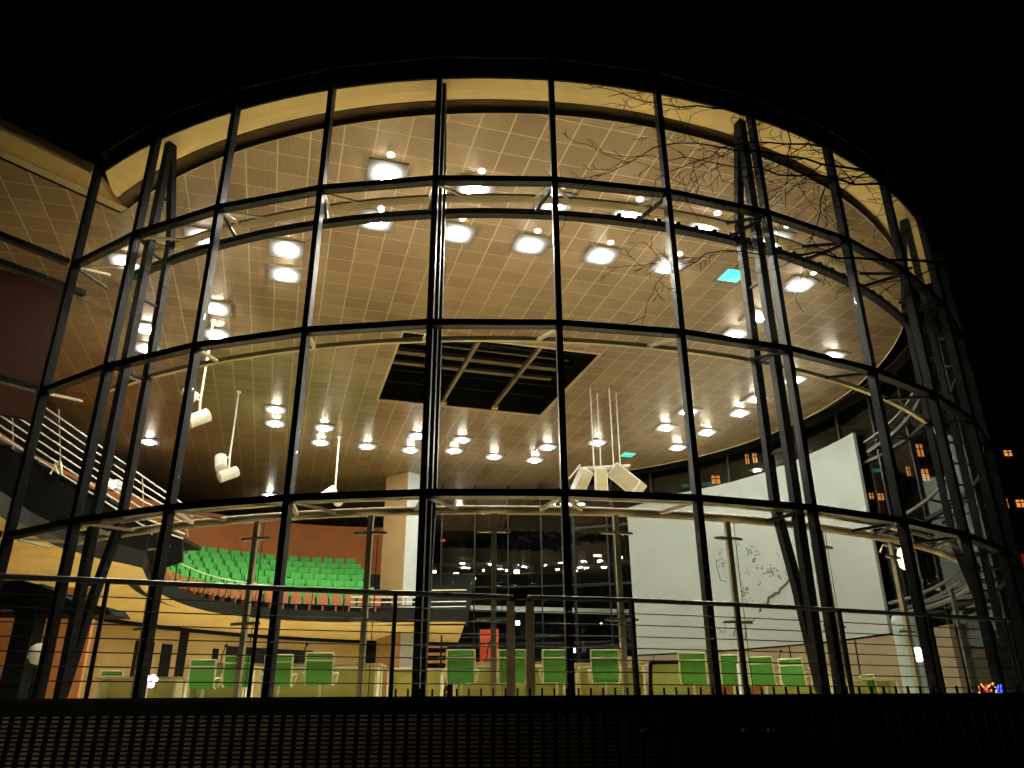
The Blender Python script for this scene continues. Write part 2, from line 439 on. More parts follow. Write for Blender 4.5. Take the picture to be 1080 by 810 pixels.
# inner ring beams carried by brackets
th_f = frange(mth(1)+.05, R(95), 88)
def iring(prof, mt, smooth=False):
    k = 62                                     # pale front run; the right-hand run's dimness is put into a darker colour
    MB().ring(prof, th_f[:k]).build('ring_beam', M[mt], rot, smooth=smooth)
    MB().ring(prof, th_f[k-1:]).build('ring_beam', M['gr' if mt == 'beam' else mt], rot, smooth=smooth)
def rect(r, z, w, h): return [(r-w/2, z-h/2), (r+w/2, z-h/2), (r+w/2, z+h/2), (r-w/2, z+h/2)]
def octo(r, z, q): return [(r+q*math.cos(a), z+q*math.sin(a)) for a in [math.pi*k/4 for k in range(8)]]
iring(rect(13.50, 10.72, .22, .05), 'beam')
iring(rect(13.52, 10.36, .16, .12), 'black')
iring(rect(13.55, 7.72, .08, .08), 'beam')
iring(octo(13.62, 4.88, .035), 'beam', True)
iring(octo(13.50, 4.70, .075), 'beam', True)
for m in range(1, 17):
    t = mth(m)
    for z, zi in ((10.44, 10.70), (10.40, 10.37), (7.56, 7.70), (4.72, 4.70)):
        b = MB().beam(az(t, RG-.09, z), az(t-.018, 13.58, zi), .06, .05)
        if z in (4.72, 10.44): b.beam(az(t, RG-.09, z), az(t+.03, 13.58, zi), .05, .04)
        b.build('bracket', M['beam'] if zi != 10.37 and m < 8 else M['black'], rot)  # right-hand pale brackets turned black, shade put into the colour
# little clips along the dark ring on the right
cl = MB()
for t in frange(mth(6.7), mth(11), 22): cl.box(az(t, 13.52, 10.46), (.09, .09, .09), t)
cl.build('ring_clip', M['black'], rot)['kind'] = 'stuff'
# soffit between glass and ceiling disc, mitred into the wing's soffit at the joint
TEND = R(63)
def mitre(prof, n_=70):
    b = MB(); k = len(prof)
    for i in range(n_):
        for r, z in prof:
            q = (14.28-r)/(14.28-13.36)
            t0 = mth(1)+.004 + (R(-41.1)-mth(1))*q
            b.v.append(az(t0 + (TEND-t0)*i/(n_-1), r, z))
    for i in range(n_-1):
        for j in range(k): b.f.append((k*i+j, k*i+k+j, k*i+k+(j+1) % k, k*i+(j+1) % k))
    b.f.append(tuple(range(k))); b.f.append(tuple(reversed(range(k*(n_-1), k*n_))))
    return b
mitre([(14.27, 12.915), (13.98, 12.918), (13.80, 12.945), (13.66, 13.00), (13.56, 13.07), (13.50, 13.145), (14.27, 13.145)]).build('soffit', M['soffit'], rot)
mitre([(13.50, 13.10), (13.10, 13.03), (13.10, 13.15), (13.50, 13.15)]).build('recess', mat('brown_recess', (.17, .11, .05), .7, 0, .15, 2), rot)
MB().ring([(14.33, 12.895), (14.285, 12.895), (14.285, 13.2), (14.33, 13.2)], frange(mth(1)+.01, mth(MLAST), 90)).build('fascia', M['dark'], rot)

# ------------------------------------------------------------------ ceiling with its skylight hole
sk = [Vector(p) for p in ((-3.43, 22.23, 0), (2.99, 24.01, 0), (1.14, 29.86, 0), (-5.16, 28.0, 0))]
corner = Vector((-9.45, 15.87, 0))
a0 = math.atan2(corner.x-CC[0], -(corner.y-CC[1]))
arc = [Vector((CC[0]+RC*math.sin(t), CC[1]-RC*math.cos(t), 0)) for t in frange(a0, math.pi-R(17.5), 120)]
outline = [corner] + arc[1:] + [Vector(p) for p in ((-.05, 46.2, 0), (-1.5, 54, 0), (-28, 54, 0), (-28, 20, 0))] + [corner + WDIR*8]
def holed(zf, ze, name, m):
    bm = bmesh.new()
    def loop(ps, z):
        vs = [bm.verts.new((p.x, p.y, z)) for p in ps]
        return vs, [bm.edges.new((vs[i], vs[(i+1) % len(vs)])) for i in range(len(vs))]
    v1, e1 = loop(outline, zf); v2, e2 = loop(sk, zf)
    bmesh.ops.triangle_fill(bm, use_beauty=True, use_dissolve=False, edges=e1+e2)
    for vs in (v1, v2):
        top = [bm.verts.new((v.co.x, v.co.y, ze)) for v in vs]
        for i in range(len(vs)):
            j = (i+1) % len(vs); bm.faces.new((vs[i], vs[j], top[j], top[i])).material_index = 1
    bmesh.ops.recalc_face_normals(bm, faces=bm.faces)
    me = bpy.data.meshes.new(name); bm.to_mesh(me); bm.free(); me.materials.append(m); me.materials.append(M['dark'])
    o = bpy.data.objects.new(name, me); COL.objects.link(o); return o
struct(holed(CEIL, CEIL+.10, 'ceiling', M['ceiling']))
holed(13.16, 13.27, 'roof', M['dark'])['kind'] = 'structure'
# bright edge trim round the ceiling disc
rim = MB().tube([Vector((p.x, p.y, CEIL-.006)) for p in arc], .014, 6).build('ceiling_trim', M['beam'])
struct(rim)

sl = thing('skylight', (-1.1, 26.0, CEIL), 'dark rectangular roof skylight with louvres and two long beams in the ceiling', 'skylight')
ins = [p.lerp(sum(sk, Vector())/4, .002) for p in sk]
b = MB()
for i in range(4):
    p, q = sk[i], sk[(i+1) % 4]
    b.beam((p.x, p.y, CEIL-.012), (q.x, q.y, CEIL-.012), .07, .05)
b.build('frame', M['beam'], sl)
b = MB()
cen = sum(sk, Vector())/4
for i in range(4):
    p, q = sk[i].lerp(cen, -.004), sk[(i+1) % 4].lerp(cen, -.004)
    b.beam((p.x, p.y, CEIL+.75), (q.x, q.y, CEIL+.75), .04, 1.35)
b.build('shaft_wall', M['black_gap'], sl)
MB().plate([(p.x, p.y, CEIL+1.40) for p in sk], (0, 0, 1), .03).build('roof_glass', M['skyglass'], sl)
def skp(a, b_, z): return (sk[0].lerp(sk[1], a)).lerp(sk[3].lerp(sk[2], a), b_) + Vector((0, 0, z))
for a in (.385, .70):
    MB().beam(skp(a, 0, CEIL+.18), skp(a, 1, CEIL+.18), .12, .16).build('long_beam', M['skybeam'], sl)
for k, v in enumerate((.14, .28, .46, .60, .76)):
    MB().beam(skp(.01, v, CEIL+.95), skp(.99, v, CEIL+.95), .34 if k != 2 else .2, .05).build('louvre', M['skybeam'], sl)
for v in (.2, .37, .53, .68, .86):
    MB().beam(skp(.01, v, CEIL+.55), skp(.99, v, CEIL+.55), .10, .2).build('cross_beam', M['black_gap'], sl)
for a in (.385, .70):
    MB().box(skp(a, .965, CEIL+.05), (.24, .18, .1), GA).build('beam_shoe', M['beam'], sl)

# ------------------------------------------------------------------ ceiling lights
proto = empty('ceiling_light', (0, 0, CEIL))
MB().box((0, 0, CEIL-.008), (.885, .885, .012)).build('frame', M['panel'], proto)
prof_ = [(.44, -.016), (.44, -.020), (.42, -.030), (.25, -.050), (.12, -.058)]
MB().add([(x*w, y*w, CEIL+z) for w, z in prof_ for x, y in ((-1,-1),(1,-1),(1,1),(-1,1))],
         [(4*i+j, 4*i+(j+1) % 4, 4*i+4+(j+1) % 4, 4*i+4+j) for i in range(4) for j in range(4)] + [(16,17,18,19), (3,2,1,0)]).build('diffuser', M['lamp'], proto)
MB().box((0, 0, CEIL-.075), (.29, .29, .036)).build('lamp_core', M['core'], proto)
used = [False]
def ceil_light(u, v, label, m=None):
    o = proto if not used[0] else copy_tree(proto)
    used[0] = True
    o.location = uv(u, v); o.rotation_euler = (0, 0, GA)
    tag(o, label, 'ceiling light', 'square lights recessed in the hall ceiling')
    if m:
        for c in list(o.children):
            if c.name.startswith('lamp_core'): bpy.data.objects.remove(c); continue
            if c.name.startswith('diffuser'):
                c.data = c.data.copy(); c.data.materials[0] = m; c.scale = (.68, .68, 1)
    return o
rows = [
 ('bright square ceiling light, %s from the left in the row nearest the curved glass front', [(1.37,14.6),(3.40,14.6),(5.35,14.6),(7.25,14.6),(9.3,14.6),(11.25,14.6)]),
 ('bright square ceiling light, %s from the left in the second row behind the glass front', [(1.37,16.5),(3.4,16.5),(5.33,16.5),(7.3,16.5),(9.26,16.5),(13.3,16.4)]),
 ('square ceiling light left of the skylight, %s from the top of that side group', [(-2.75,18.4),(-.7,18.4),(-4.8,20.2),(-.7,19.74),(-2.65,22.3),(-4.8,24.27),(-2.7,24.1),(-4.95,25.8)]),
 ('square ceiling light right of the skylight, %s from the top of that side group', [(13.25,18.4),(13.2,19.7),(17.29,20.3),(17.26,22.4),(16.95,24.4),(15.04,26.3),(17.15,25.95),(15.03,28.3),(17.03,28.4),(12.98,30.9),(16.77,30.6)]),
 ('small bright ceiling light, %s from the left in the row just beyond the skylight', [(-.83,30.45),(-.83,32.1),(1.16,32.1),(5.1,32.1),(7.08,32.1),(11.04,32.1)]),
 ('small bright ceiling light, %s from the left in the rearmost row over the back wall', [(1.13,34.1),(3.17,34.1),(5.13,34.1),(7.07,33.7),(9.08,34.1),(11.06,34.1)]),
]
front_lights = []
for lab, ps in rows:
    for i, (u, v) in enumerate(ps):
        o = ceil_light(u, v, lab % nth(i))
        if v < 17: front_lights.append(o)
ceil_light(11.2, 16.46, 'cyan glowing square ceiling light near the leaning mast on the right', M['lampcyan'])
ceil_light(15.03, 32.2, 'small teal glowing ceiling light above the pale screen', M['lampteal'])
ceil_light(-6.13, 35.98, 'lone small ceiling light far left above the stair railing')
ceil_light(-.99, 43.91, 'small ceiling light above the tribune just over the lower ring beam')
ceil_light(9.69, 44.37, 'small ceiling light of the foyer seen below the lower ring beam')

for o in front_lights:                      # the front lamps carry a small round spot beside the square panel
    c = MB().lathe((0, -.66, 0), [(.085, -.03), (.085, .0)], 14).build('round_spot', M['spotwarm']); c.parent = o

# ------------------------------------------------------------------ straight wing on the left
wing = thing('glass_wing', (J.x, J.y, FLOOR), 'straight dark glass wing joining the drum at the far left', 'building')
for k in (1, 2, 3):
    p = J + WDIR*(2.11*k)
    MB().beam((p.x, p.y, FLOOR), (p.x, p.y, 13.0), .115, .2, side=WDIR).build('mullion', M['black'], wing)
for z in (ZR[0], ZR[1], ZR[2], 13.2):
    a, c = J + WDIR*.15, J + WDIR*8
    MB().beam((a.x, a.y, z), (c.x, c.y, z), .17, .11).build('transom', M['black'], wing)
for k in range(3):
    a, c = J + WDIR*(2.11*k+.06), J + WDIR*(2.11*(k+1)-.06)
    for z0, z1 in zip((FLOOR,)+ZR[:3], ZR[:3]+(13.14,)):
        MB().plate([(a.x, a.y, z0+.06), (c.x, c.y, z0+.06), (c.x, c.y, z1-.06), (a.x, a.y, z1-.06)], WN, .014).build('glass_pane', GLASS, wing)
a, c = J + WN*.12 + WDIR*.1, J + WDIR*8 + WN*.12
i0, i1 = corner - WDIR*.02 - WN*.08, corner + WDIR*8 - WN*.08
MB().add([(a.x,a.y,12.83),(c.x,c.y,12.83),(i1.x,i1.y,12.97),(i0.x,i0.y,12.97),(a.x,a.y,13.1),(c.x,c.y,13.1),(i1.x,i1.y,13.1),(i0.x,i0.y,13.1)],
         [(0,1,2,3),(4,5,6,7),(0,1,5,4),(1,2,6,5),(2,3,7,6),(3,0,4,7)]).build('soffit', mat('dimmed_wing_soffit', (.50, .36, .15), .75, 0, .08, .8), wing)  # darker copy of the cream soffit, the wing's dim light put into colour
b = MB()
for k in range(5):
    q = i0 - WN*(.07*k); r_ = i1 - WN*(.07*k)
    b.beam((q.x, q.y, 12.93-.012*k), (r_.x, r_.y, 12.93-.012*k), .03, .03)
b.build('soffit_slat', M['beam'], wing)
for z in (10.36,):
    q, r_ = J + WN*.9 - WDIR*.6, J + WDIR*8 + WN*.9
    MB().beam((q.x, q.y, z), (r_.x, r_.y, z), .16, .12).build('ring_beam', M['black'], wing)
wa, wb = atz(-60, 268, 12.88), atz(76, 304, 12.88)
wd = (wb-wa).normalized()*1.0; wn_2 = Vector((wd.y, -wd.x, 0))*.15
wa = wa - wd*4
ww = MB().plate([(wa.x, wa.y, 8.9), (wb.x, wb.y, 8.9), (wb.x, wb.y, 12.88), (wa.x, wa.y, 12.88)], (-wd.y, wd.x, 0), .2).build('wing_wall', M['redbrown'])
tag(ww, 'dark red-brown wall high behind the left wing glazing', 'wall')
bw = MB().prism([(-20, 50), (-26, 30), (-26.3, 30), (-20.3, 50.4)], FLOOR, 12.88).build('foyer_wall', M['dark'])
tag(bw, 'dark olive wall far behind the stair on the left', 'wall')

# ------------------------------------------------------------------ lens-shaped steel masts
def mast(m, label):
    t = mth(m); tan = Vector((math.cos(t), math.sin(t), 0))
    o = thing('lens_mast', az(t, 14.05, FLOOR), label, 'mast', 'lens-shaped masts inside the glass drum')
    MB().beam(az(t, 14.05, FLOOR), az(t, 14.10, 13.1), .16, .13, side=tan).build('outer_chord', M['mast'], o)
    pts = [(14.02, 1.98), (13.80, 3.62), (13.56, 4.95), (13.58, 7.6), (13.64, 10.7), (14.06, 13.02)]
    b = MB()
    for (r0, z0), (r1, z1) in zip(pts, pts[1:]): b.beam(az(t, r0, z0), az(t, r1, z1), .15, .12, side=tan)
    b.build('inner_chord', M['mast'], o)
    for z, r in ((3.75, 13.78), (5.9, 13.57), (7.65, 13.58), (9.2, 13.61), (11.6, 13.8)):
        MB().beam(az(t, 14.0, z), az(t, r+.04, z), .05, .05).build('link', M['mast'], o)
for m, lab in ((2, 'black lens-shaped mast at the left end of the drum in front of the stair'),
               (5, 'black lens-shaped mast at the middle, seen edge on behind the thick central mullion'),
               (8, 'black lens-shaped mast bowed inwards in front of the pale screen'),
               (11, 'black lens-shaped mast in the dark right end of the drum')):
    mast(m, lab)

# ------------------------------------------------------------------ slim posts with cross arms between the mullions
pp = empty('support_post', (0, 0, FLOOR))
MB().beam((0, 0, FLOOR), (0, 0, 4.64), .085, .07, side=(1, 0, 0)).build('pole', M['post'], pp)
for z in (4.36, 3.02):
    MB().add([(x, y, z+dz) for dz in (-.02, .02) for x, y in ((-.27, 0), (-.16, -.05), (.16, -.05), (.27, 0), (.16, .05), (-.16, .05))],
             [(5,4,3,2,1,0), (6,7,8,9,10,11)] + [(i, (i+1) % 6, 6+(i+1) % 6, 6+i) for i in range(6)]).build('cross_arm', M['post'], pp)
MB().tube([(.13, 0, FLOOR), (.13, 0, 4.62)], .006, 5).build('cable', M['black'], pp)
plabs = ['slim tan post with cross arms, leftmost, beside the rounded tribune tip', 'slim tan post with cross arms in front of the green tribune seats',
         'slim tan post with cross arms just left of the white pillar', 'slim tan post with cross arms in front of the dark rear glazing',
         'slim tan post with cross arms at the left edge of the pale screen', 'slim tan post with cross arms in front of the map on the screen',
         'slim tan post with cross arms right of the leaning mast', 'slim tan post with cross arms right of the pale screen']
for i, lab in enumerate(plabs):
    o = pp if i == 0 else copy_tree(pp)
    t = mth(2.5+i); o.location = az(t, 13.5, FLOOR); o.rotation_euler = (0, 0, t)
    tag(o, lab, 'post', 'slim posts with cross arms inside the glass')

# floor uplights between the glass and the masts: they wash the soffit and the ring beams
for i in range(11):
    t = mth(1.5+i); p = az(t, 14.0, FLOOR)
    o = thing('floor_uplight', p, 'small round uplight set in the floor edge behind the curved glass', 'uplight', 'floor uplights along the glass')
    MB().lathe(p, [(.09, .0), (.09, .05), (.075, .06)], 14).build('housing', M['black'], o)
    MB().lathe(p, [(.06, .062), (.06, .066)], 14).build('lens', M['lampwarm'], o)
    l = bpy.data.objects.new('uplight_beam', bpy.data.lights.new('uplight_beam', 'SPOT')); COL.objects.link(l)
    l.data.energy = UPLIGHT; l.data.color = (1, .82, .48); l.data.spot_size = R(25); l.data.spot_blend = 1.0; l.data.shadow_soft_size = .05
    l.parent = o; l.location = (0, 0, .09)
    l.rotation_euler = (az(t, 14.22, 12.9) - az(t, 14.0, FLOOR)).to_track_quat('-Z', 'Y').to_euler()

# ------------------------------------------------------------------ tribune with seats
F = curve([(-10.3, 22.1, 0), (-11.16, 24.6, 0), (-11.81, 27.0, 0), (-12.07, 30.2, 0), (-11.6, 32.7, 0), (-9.83, 34.9, 0), (-6.74, 35.95, 0), (-2.1, 35.9, 0)], 90)
def offset(pl, d):
    out = []
    for i, p in enumerate(pl):
        t = (pl[min(i+1, len(pl)-1)] - pl[max(i-1, 0)]).normalized()
        out.append(p + Vector((-t.y, t.x, 0))*d)
    return out
tb = thing('tribune', (-11, 30, 5.5), 'curved visitors gallery with cream underside and dark front edge at the back left', 'gallery')
ZF0, ZF1 = 5.52, 5.98
lead = [Vector(p) for p in ((-10.4, 15.2, 0), (-10.9, 17.5, 0), (-11.04, 19.0, 0), (-10.85, 20.6, 0), (-10.45, 21.5, 0))]
edge_ = lead + F
n = len(edge_)
# deck: dark fascia strip, cream soffit falling away towards the wall below
b = MB(); k = offset(edge_, .22)
for p in edge_: b.v += [Vector((p.x, p.y, ZF0)), Vector((p.x, p.y, ZF1))]
for i in range(n-1): b.f.append((2*i, 2*i+2, 2*i+3, 2*i+1))
q0 = len(b.v)
for p in k: b.v += [Vector((p.x, p.y, ZF0)), Vector((p.x, p.y, ZF1))]
for i in range(n-1): b.f.append((q0+2*i, q0+2*i+1, q0+2*i+3, q0+2*i+2)); b.f.append((2*i+1, 2*i+3, q0+2*i+3, q0+2*i+1)); b.f.append((2*i, q0+2*i, q0+2*i+2, 2*i+2))
b.f.append((2*n-2, 2*n-1, q0+2*n-1, q0+2*n-2)); b.f.append((0, 1, q0+1, q0))
b.build('fascia', M['dark'], tb)
b = MB()
for i in range(n):
    a = edge_[i] + (k[i]-edge_[i])*.02
    rv = Vector((a.x-CX, a.y-CY, 0)); rl_ = rv.length
    rf = 14.26 if i > len(lead)+8 else max(14.26, rl_+3.2) if i < len(lead) else 14.26 + 2.0*(1-(i-len(lead))/9)
    c = Vector((CX, CY, 0)) + rv*(rf/rl_); zfar = 5.0
    b.v += [Vector((a.x, a.y, ZF0-.004)), Vector((c.x, c.y, zfar)), Vector((c.x, c.y, zfar+.12)), Vector((a.x, a.y, ZF0-.002))]
for i in range(n-1):
    for j in range(4): b.f.append((4*i+j, 4*i+4+j, 4*i+4+(j+1) % 4, 4*i+(j+1) % 4))
b.f.append((0, 1, 2, 3)); b.f.append((4*n-4, 4*n-3, 4*n-2, 4*n-1))
b.build('soffit', M['cream'], tb)
NROW = 6
rowd = [.75 + .85*i for i in range(NROW+1)]
rowz = [ZF1 + .42*max(0, i) for i in range(NROW+1)]
for i in range(NROW+1):
    ic = 10+5*i
    A, B_ = offset(F, rowd[i]-.42)[ic:], offset(F, rowd[i]+.43)[ic:]
    b = MB()
    for p, q in zip(A, B_):
        b.v += [Vector((p.x, p.y, rowz[i]-.55)), Vector((p.x, p.y, rowz[i])), Vector((q.x, q.y, rowz[i])), Vector((q.x, q.y, rowz[i]-.55))]
    for j in range(len(A)-1):
        for e in range(4): b.f.append((4*j+e, 4*j+4+e, 4*j+4+(e+1) % 4, 4*j+(e+1) % 4))
    b.f.append((0, 1, 2, 3)); m4 = 4*len(A); b.f.append((m4-4, m4-3, m4-2, m4-1))
    b.build('step', M['dark'], tb)
wl = offset(F, rowd[-1]+.75)
wl = [p for p in wl if p.x > -30][12:-14]
b = MB()
for p in wl: b.v += [Vector((p.x, p.y, 5.6)), Vector((p.x, p.y, 11.2))]
for i in range(len(wl)-1): b.f.append((2*i, 2*i+2, 2*i+3, 2*i+1))
q = len(b.v); wl2 = offset(wl, .15)
for p in wl2: b.v += [Vector((p.x, p.y, 5.6)), Vector((p.x, p.y, 11.2))]
for i in range(len(wl)-1): b.f.append((q+2*i, q+2*i+1, q+2*i+3, q+2*i+2)); b.f.append((2*i+1, 2*i+3, q+2*i+3, q+2*i+1))
tag(b.build('tribune_wall', M['orange']), 'orange-brown wall rising behind the green tribune seats', 'wall')

b = MB().box((0, .06, .50), (.44, .10, .30)).box((0, .1, .2), (.10, .22, .42))
# backrest leaning back a little, with a rounded padded face
b.add([(x, y, z) for z, y in ((.40, .16), (.62, .19), (.90, .25)) for x, y2 in ((-.225, 0), (.225, 0), (.225, .07), (-.225, .07)) for y in (y+y2,)],
      [(0,1,5,4),(1,2,6,5),(2,3,7,6),(3,0,4,7),(4,5,9,8),(5,6,10,9),(6,7,11,10),(7,4,8,11),(8,9,10,11),(3,2,1,0)])
seat = b.build('tribune_chair', M['seatg'], bevel=.012)
wseat = MB().box((0, .06, .48), (.44, .05, .30)).box((0, .23, .66), (.43, .04, .42)).box((0, .1, .21), (.07, .28, .42)).build('wooden_chair', M['wood'], bevel=.008)
ui = {'g': 0, 'w': 0}
def put_seats(i, src, key, name, x0, x1):
    pl = resample(offset(F, rowd[i]), 400)
    tot = sum((b_-a_).length for a_, b_ in zip(pl, pl[1:]))
    pos = []; step = .575
    for k in range(int(tot/step)):
        j = int(k*step/tot*399); p = pl[j]; t = (pl[min(j+1, 399)]-pl[max(j-1, 0)]).normalized()
        d = Vector((p.x, p.y, rowz[i]+.6)) - Vector((0, 0, EYE))
        xs = 540 + FPX*d.x/(d.y*math.cos(PITCH)+d.z*math.sin(PITCH))
        if x0 <= xs <= x1: pos.append((xs, p, t))
    pos.sort(key=lambda e: e[0])
    for c, (xs, p, t) in enumerate(pos):
        o = src if ui[key] == 0 else src.copy()
        if ui[key]: COL.objects.link(o)
        ui[key] += 1
        o.location = (p.x, p.y, rowz[i]); o.rotation_euler = (0, 0, math.atan2(t.y, t.x))
        row = 'front' if i == 0 else ('back' if i == NROW else nth(i-1))
        if key == 'w': tag(o, 'orange wooden folding seat, %s from the left in the front row of the tribune' % nth(min(c, 26)), 'seat', 'wooden seats along the tribune edge')
        else: tag(o, 'green upholstered tribune seat, %s from the left in the %s green row' % (nth(min(c, 26)), row), 'seat', 'green seats of the visitors tribune')
put_seats(0, wseat, 'w', 'wooden_chair', 168, 398)
for i, (x0, x1) in enumerate(((172, 396), (178, 392), (184, 386), (190, 381), (198, 376), (205, 370))):
    put_seats(i+1, seat, 'g', 'tribune_chair', x0, x1)
# rails on the tribune
rl = thing('tribune_rail', (-10, 33, ZF1), 'thin pale handrail along the curved tribune edge', 'railing')
e = offset(F, .12)[6:]
MB().tube([Vector((p.x, p.y, ZF1+.92)) for p in e], .022, 6).build('handrail', M['chrome'], rl)
for p in resample(e, 16): MB().beam((p.x, p.y, ZF1), (p.x, p.y, ZF1+.92), .03, .03).build('baluster', M['dark'], rl)
er = e[-22:]
for z in (.2, .42, .64): MB().tube([Vector((p.x, p.y, ZF1+z)) for p in er], .022, 6).build('rail_bar', M['railwhite'], rl)

# wall under the tribune with its dark doors
lw = thing('lower_wall', az(R(210), 14.2, FLOOR), 'cream lower wall with dark doorways under the curved tribune', 'wall')
ths = frange(R(206), R(272), 40)
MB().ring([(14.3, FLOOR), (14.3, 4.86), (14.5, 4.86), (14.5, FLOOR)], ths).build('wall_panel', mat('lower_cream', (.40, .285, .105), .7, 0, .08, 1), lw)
MB().ring([(14.22, 4.86), (14.22, 5.0), (14.5, 5.0), (14.5, 4.86)], ths).build('cornice', M['black_gap'], lw)
def wallopen(xa, xb, ya, yb, name, m):
    p, q = atr((xa+xb)/2, yb, 14.27), atr((xa+xb)/2, ya, 14.27)
    l, r_ = atr(xa, (ya+yb)/2, 14.27), atr(xb, (ya+yb)/2, 14.27)
    ta, tb_ = math.atan2(l.x-CX, -(l.y-CY)), math.atan2(r_.x-CX, -(r_.y-CY))
    MB().ring([(14.26, max(FLOOR+.01, p.z)), (14.26, q.z), (14.298, q.z), (14.298, max(FLOOR+.01, p.z))], frange(ta, tb_, 4)).build(name, m, lw)
for xa, xb, ya, yb, nm, mt in ((140, 160, 676, 720, 'door', 'black_gap'), (168, 179, 679, 725, 'door', 'black_gap'), (187, 196, 662, 722, 'pier', 'black_gap'),
                       (224, 230, 684, 700, 'door_edge', 'black_gap'), (238, 330, 684, 700, 'dark_window', 'mast'), (384, 402, 676, 735, 'door', 'black_gap')):
    wallopen(xa, xb, ya, yb, nm, M[mt])

# full-height pillar between tribune and dark rear glazing
pl = thing('white_pillar', (-5.0, 38.2, FLOOR), 'tall square white pillar right of the tribune seats', 'pillar')
P0, P1, P2 = aty(404.5, 560, 38.6), aty(428, 560, 37.6), aty(444, 560, 38.3)
P0.z = P1.z = P2.z = 0; P3 = P0 + P2 - P1
MB().prism([(p.x, p.y) for p in (P0, P1, P2, P3)], FLOOR, CEIL-.01).build('shaft', mat('pillar_paint', (.42, .46, .46), .6, 0, .05, 1), pl)
d1 = (P1-P0).normalized(); nn = Vector((d1.y, -d1.x, 0))
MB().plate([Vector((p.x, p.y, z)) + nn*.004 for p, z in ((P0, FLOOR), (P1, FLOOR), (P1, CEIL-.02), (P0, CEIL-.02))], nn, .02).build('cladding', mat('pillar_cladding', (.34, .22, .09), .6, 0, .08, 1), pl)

# ------------------------------------------------------------------ stair up to the gallery on the left
st = thing('gallery_stair', (-14, 24.4, 6), 'dark stair flight with white multi-bar railing climbing to the left', 'stair')
YS = 24.2
P = [aty(x, y, YS) for x, y in ((-40, 448), (0, 470), (100, 528), (192, 566), (192, 592), (150, 606), (-40, 606))]
for p in P[-2:]: p.z = max(5.7, p.z-.0)
MB().plate(P, (0, 1, 0), .12).build('side_panel', M['black_gap'], st)
b = MB()
pa, pb = aty(-40, 440, YS+.2), aty(185, 560, YS+.2)
for k in range(16):
    t = k/15; c = pa.lerp(pb, t); b.box((c.x, YS+1.0, c.z-.25), ((pb.x-pa.x)/15+.05, 1.5, .12))
b.build('tread', M['dark'], st)
for k in range(7):
    f_ = k/6
    ya, yb, yc = 396+f_*66, 502+f_*52, 540+f_*28
    MB().tube([aty(-40, ya-28, YS-.02), aty(150, yb, YS-.02), aty(205-f_*12, yc, YS-.02)], .026, 6).build('rail_bar', M['railwhite'], st)
for x, ya, yb in ((12, 405, 474), (62, 432, 500), (150, 503, 556), (196, 536, 566)):
    MB().beam(aty(x, ya, YS+.03), aty(x+2, yb, YS+.03), .04, .03).build('baluster', M['post'], st)

fl = thing('lattice_stool', aty(58, 496, 24), 'small pale folding frame standing on the dark stair side', 'frame')
b = MB()
p = [aty(x, y, 24.0) for x, y in ((53, 500), (58, 491), (62, 500), (64, 487), (65, 501))]
b.tube([p[0], p[1], p[2]], .03, 5).tube([p[3], p[4]], .035, 5)
b.build('leg_frame', M['chrome'], fl); MB().beam(p[1], p[3], .2, .03).build('seat', M['chrome'], fl)
sp = thing('wall_floodlight', aty(119, 512, 25.5), 'small white floodlight glowing beside the stair railing', 'floodlight')
c = aty(119, 512, 25.5)
MB().box(c, (.50, .3, .34)).build('housing', M['lampwhite'], sp, bevel=.03)
MB().box(c + Vector((0, -.165, 0)), (.40, .03, .24)).build('lens', M['lampwarm'], sp)

# orange wall and canopy at the lower left
ow = MB().plate([(-14.6, 17.4, FLOOR), (-9.6, 18.6, FLOOR), (-9.6, 18.6, 4.45), (-14.6, 17.4, 4.45)], (-.23, .97, 0), .2).build('orange_wall', mat('warm_orange_wall', (.60, .23, .055), .7, 0, .1, 1))
tag(ow, 'warm orange wall panel at the lower left behind the glass', 'wall')
p0 = [aty(x, y, 17.0) for x, y in ((-40, 646), (70, 648), (118, 648), (112, 640), (80, 636), (55, 622), (25, 612), (-40, 612))]
tag(MB().plate(p0, (0, 1, 0), .9).build('dark_canopy', M['black_gap']), 'black arched canopy over the orange wall at lower left', 'canopy')
for x, lab in ((34, 'black square column in front of the orange wall at lower left'),):
    c = aty(x, 690, 17.2)
    tag(MB().beam((c.x-.2, 17.2, FLOOR), (c.x-.2, 17.2, 4.3), .42, .42, side=(1, 0, 0)).build('dark_column', M['black_gap']), lab, 'column')
gl = thing('globe_lamp', aty(41, 690, 16.6), 'pale round globe lamp beside the black column at lower left', 'lamp')
c = aty(41, 690, 16.6)
MB().lathe(c, [(.02, -.20), (.12, -.17), (.19, -.06), (.20, .03), (.17, .14), (.08, .2), (.02, .21)], 18).build('globe', mat('globe_glass', (.8, .78, .7), .3, 0, .05, 3, emit=(1, .9, .75), strength=.03), gl, smooth=True)
MB().tube([(c.x, c.y, FLOOR), (c.x, c.y, c.z-.25)], .03).build('stand', M['mast'], gl)
bl = thing('cluster_lamp', aty(156, 719, 15.5), 'brilliant white cluster lamp low behind the glass at lower left', 'lamp')
c = aty(156, 719, 15.5)
b = MB()
for k in range(9):
    a = k*2.4; b.lathe(c + Vector((-.13+.26*(k % 5)/4, .05*math.sin(a), .07-.055*(k//4)+.02*math.sin(k*2.1))), [(.01, -.05), (.045, -.03), (.055, .01), (.03, .045), (.01, .055)], 10)
b.build('bulbs', M['lampcool'], bl, smooth=True)
MB().tube([(c.x, c.y, FLOOR), (c.x, c.y, c.z-.05)], .02).build('stem', M['chrome'], bl)
MB().lathe((c.x, c.y, FLOOR), [(.18, 0), (.18, .02), (.03, .04)], 14).build('foot', M['chrome'], bl)

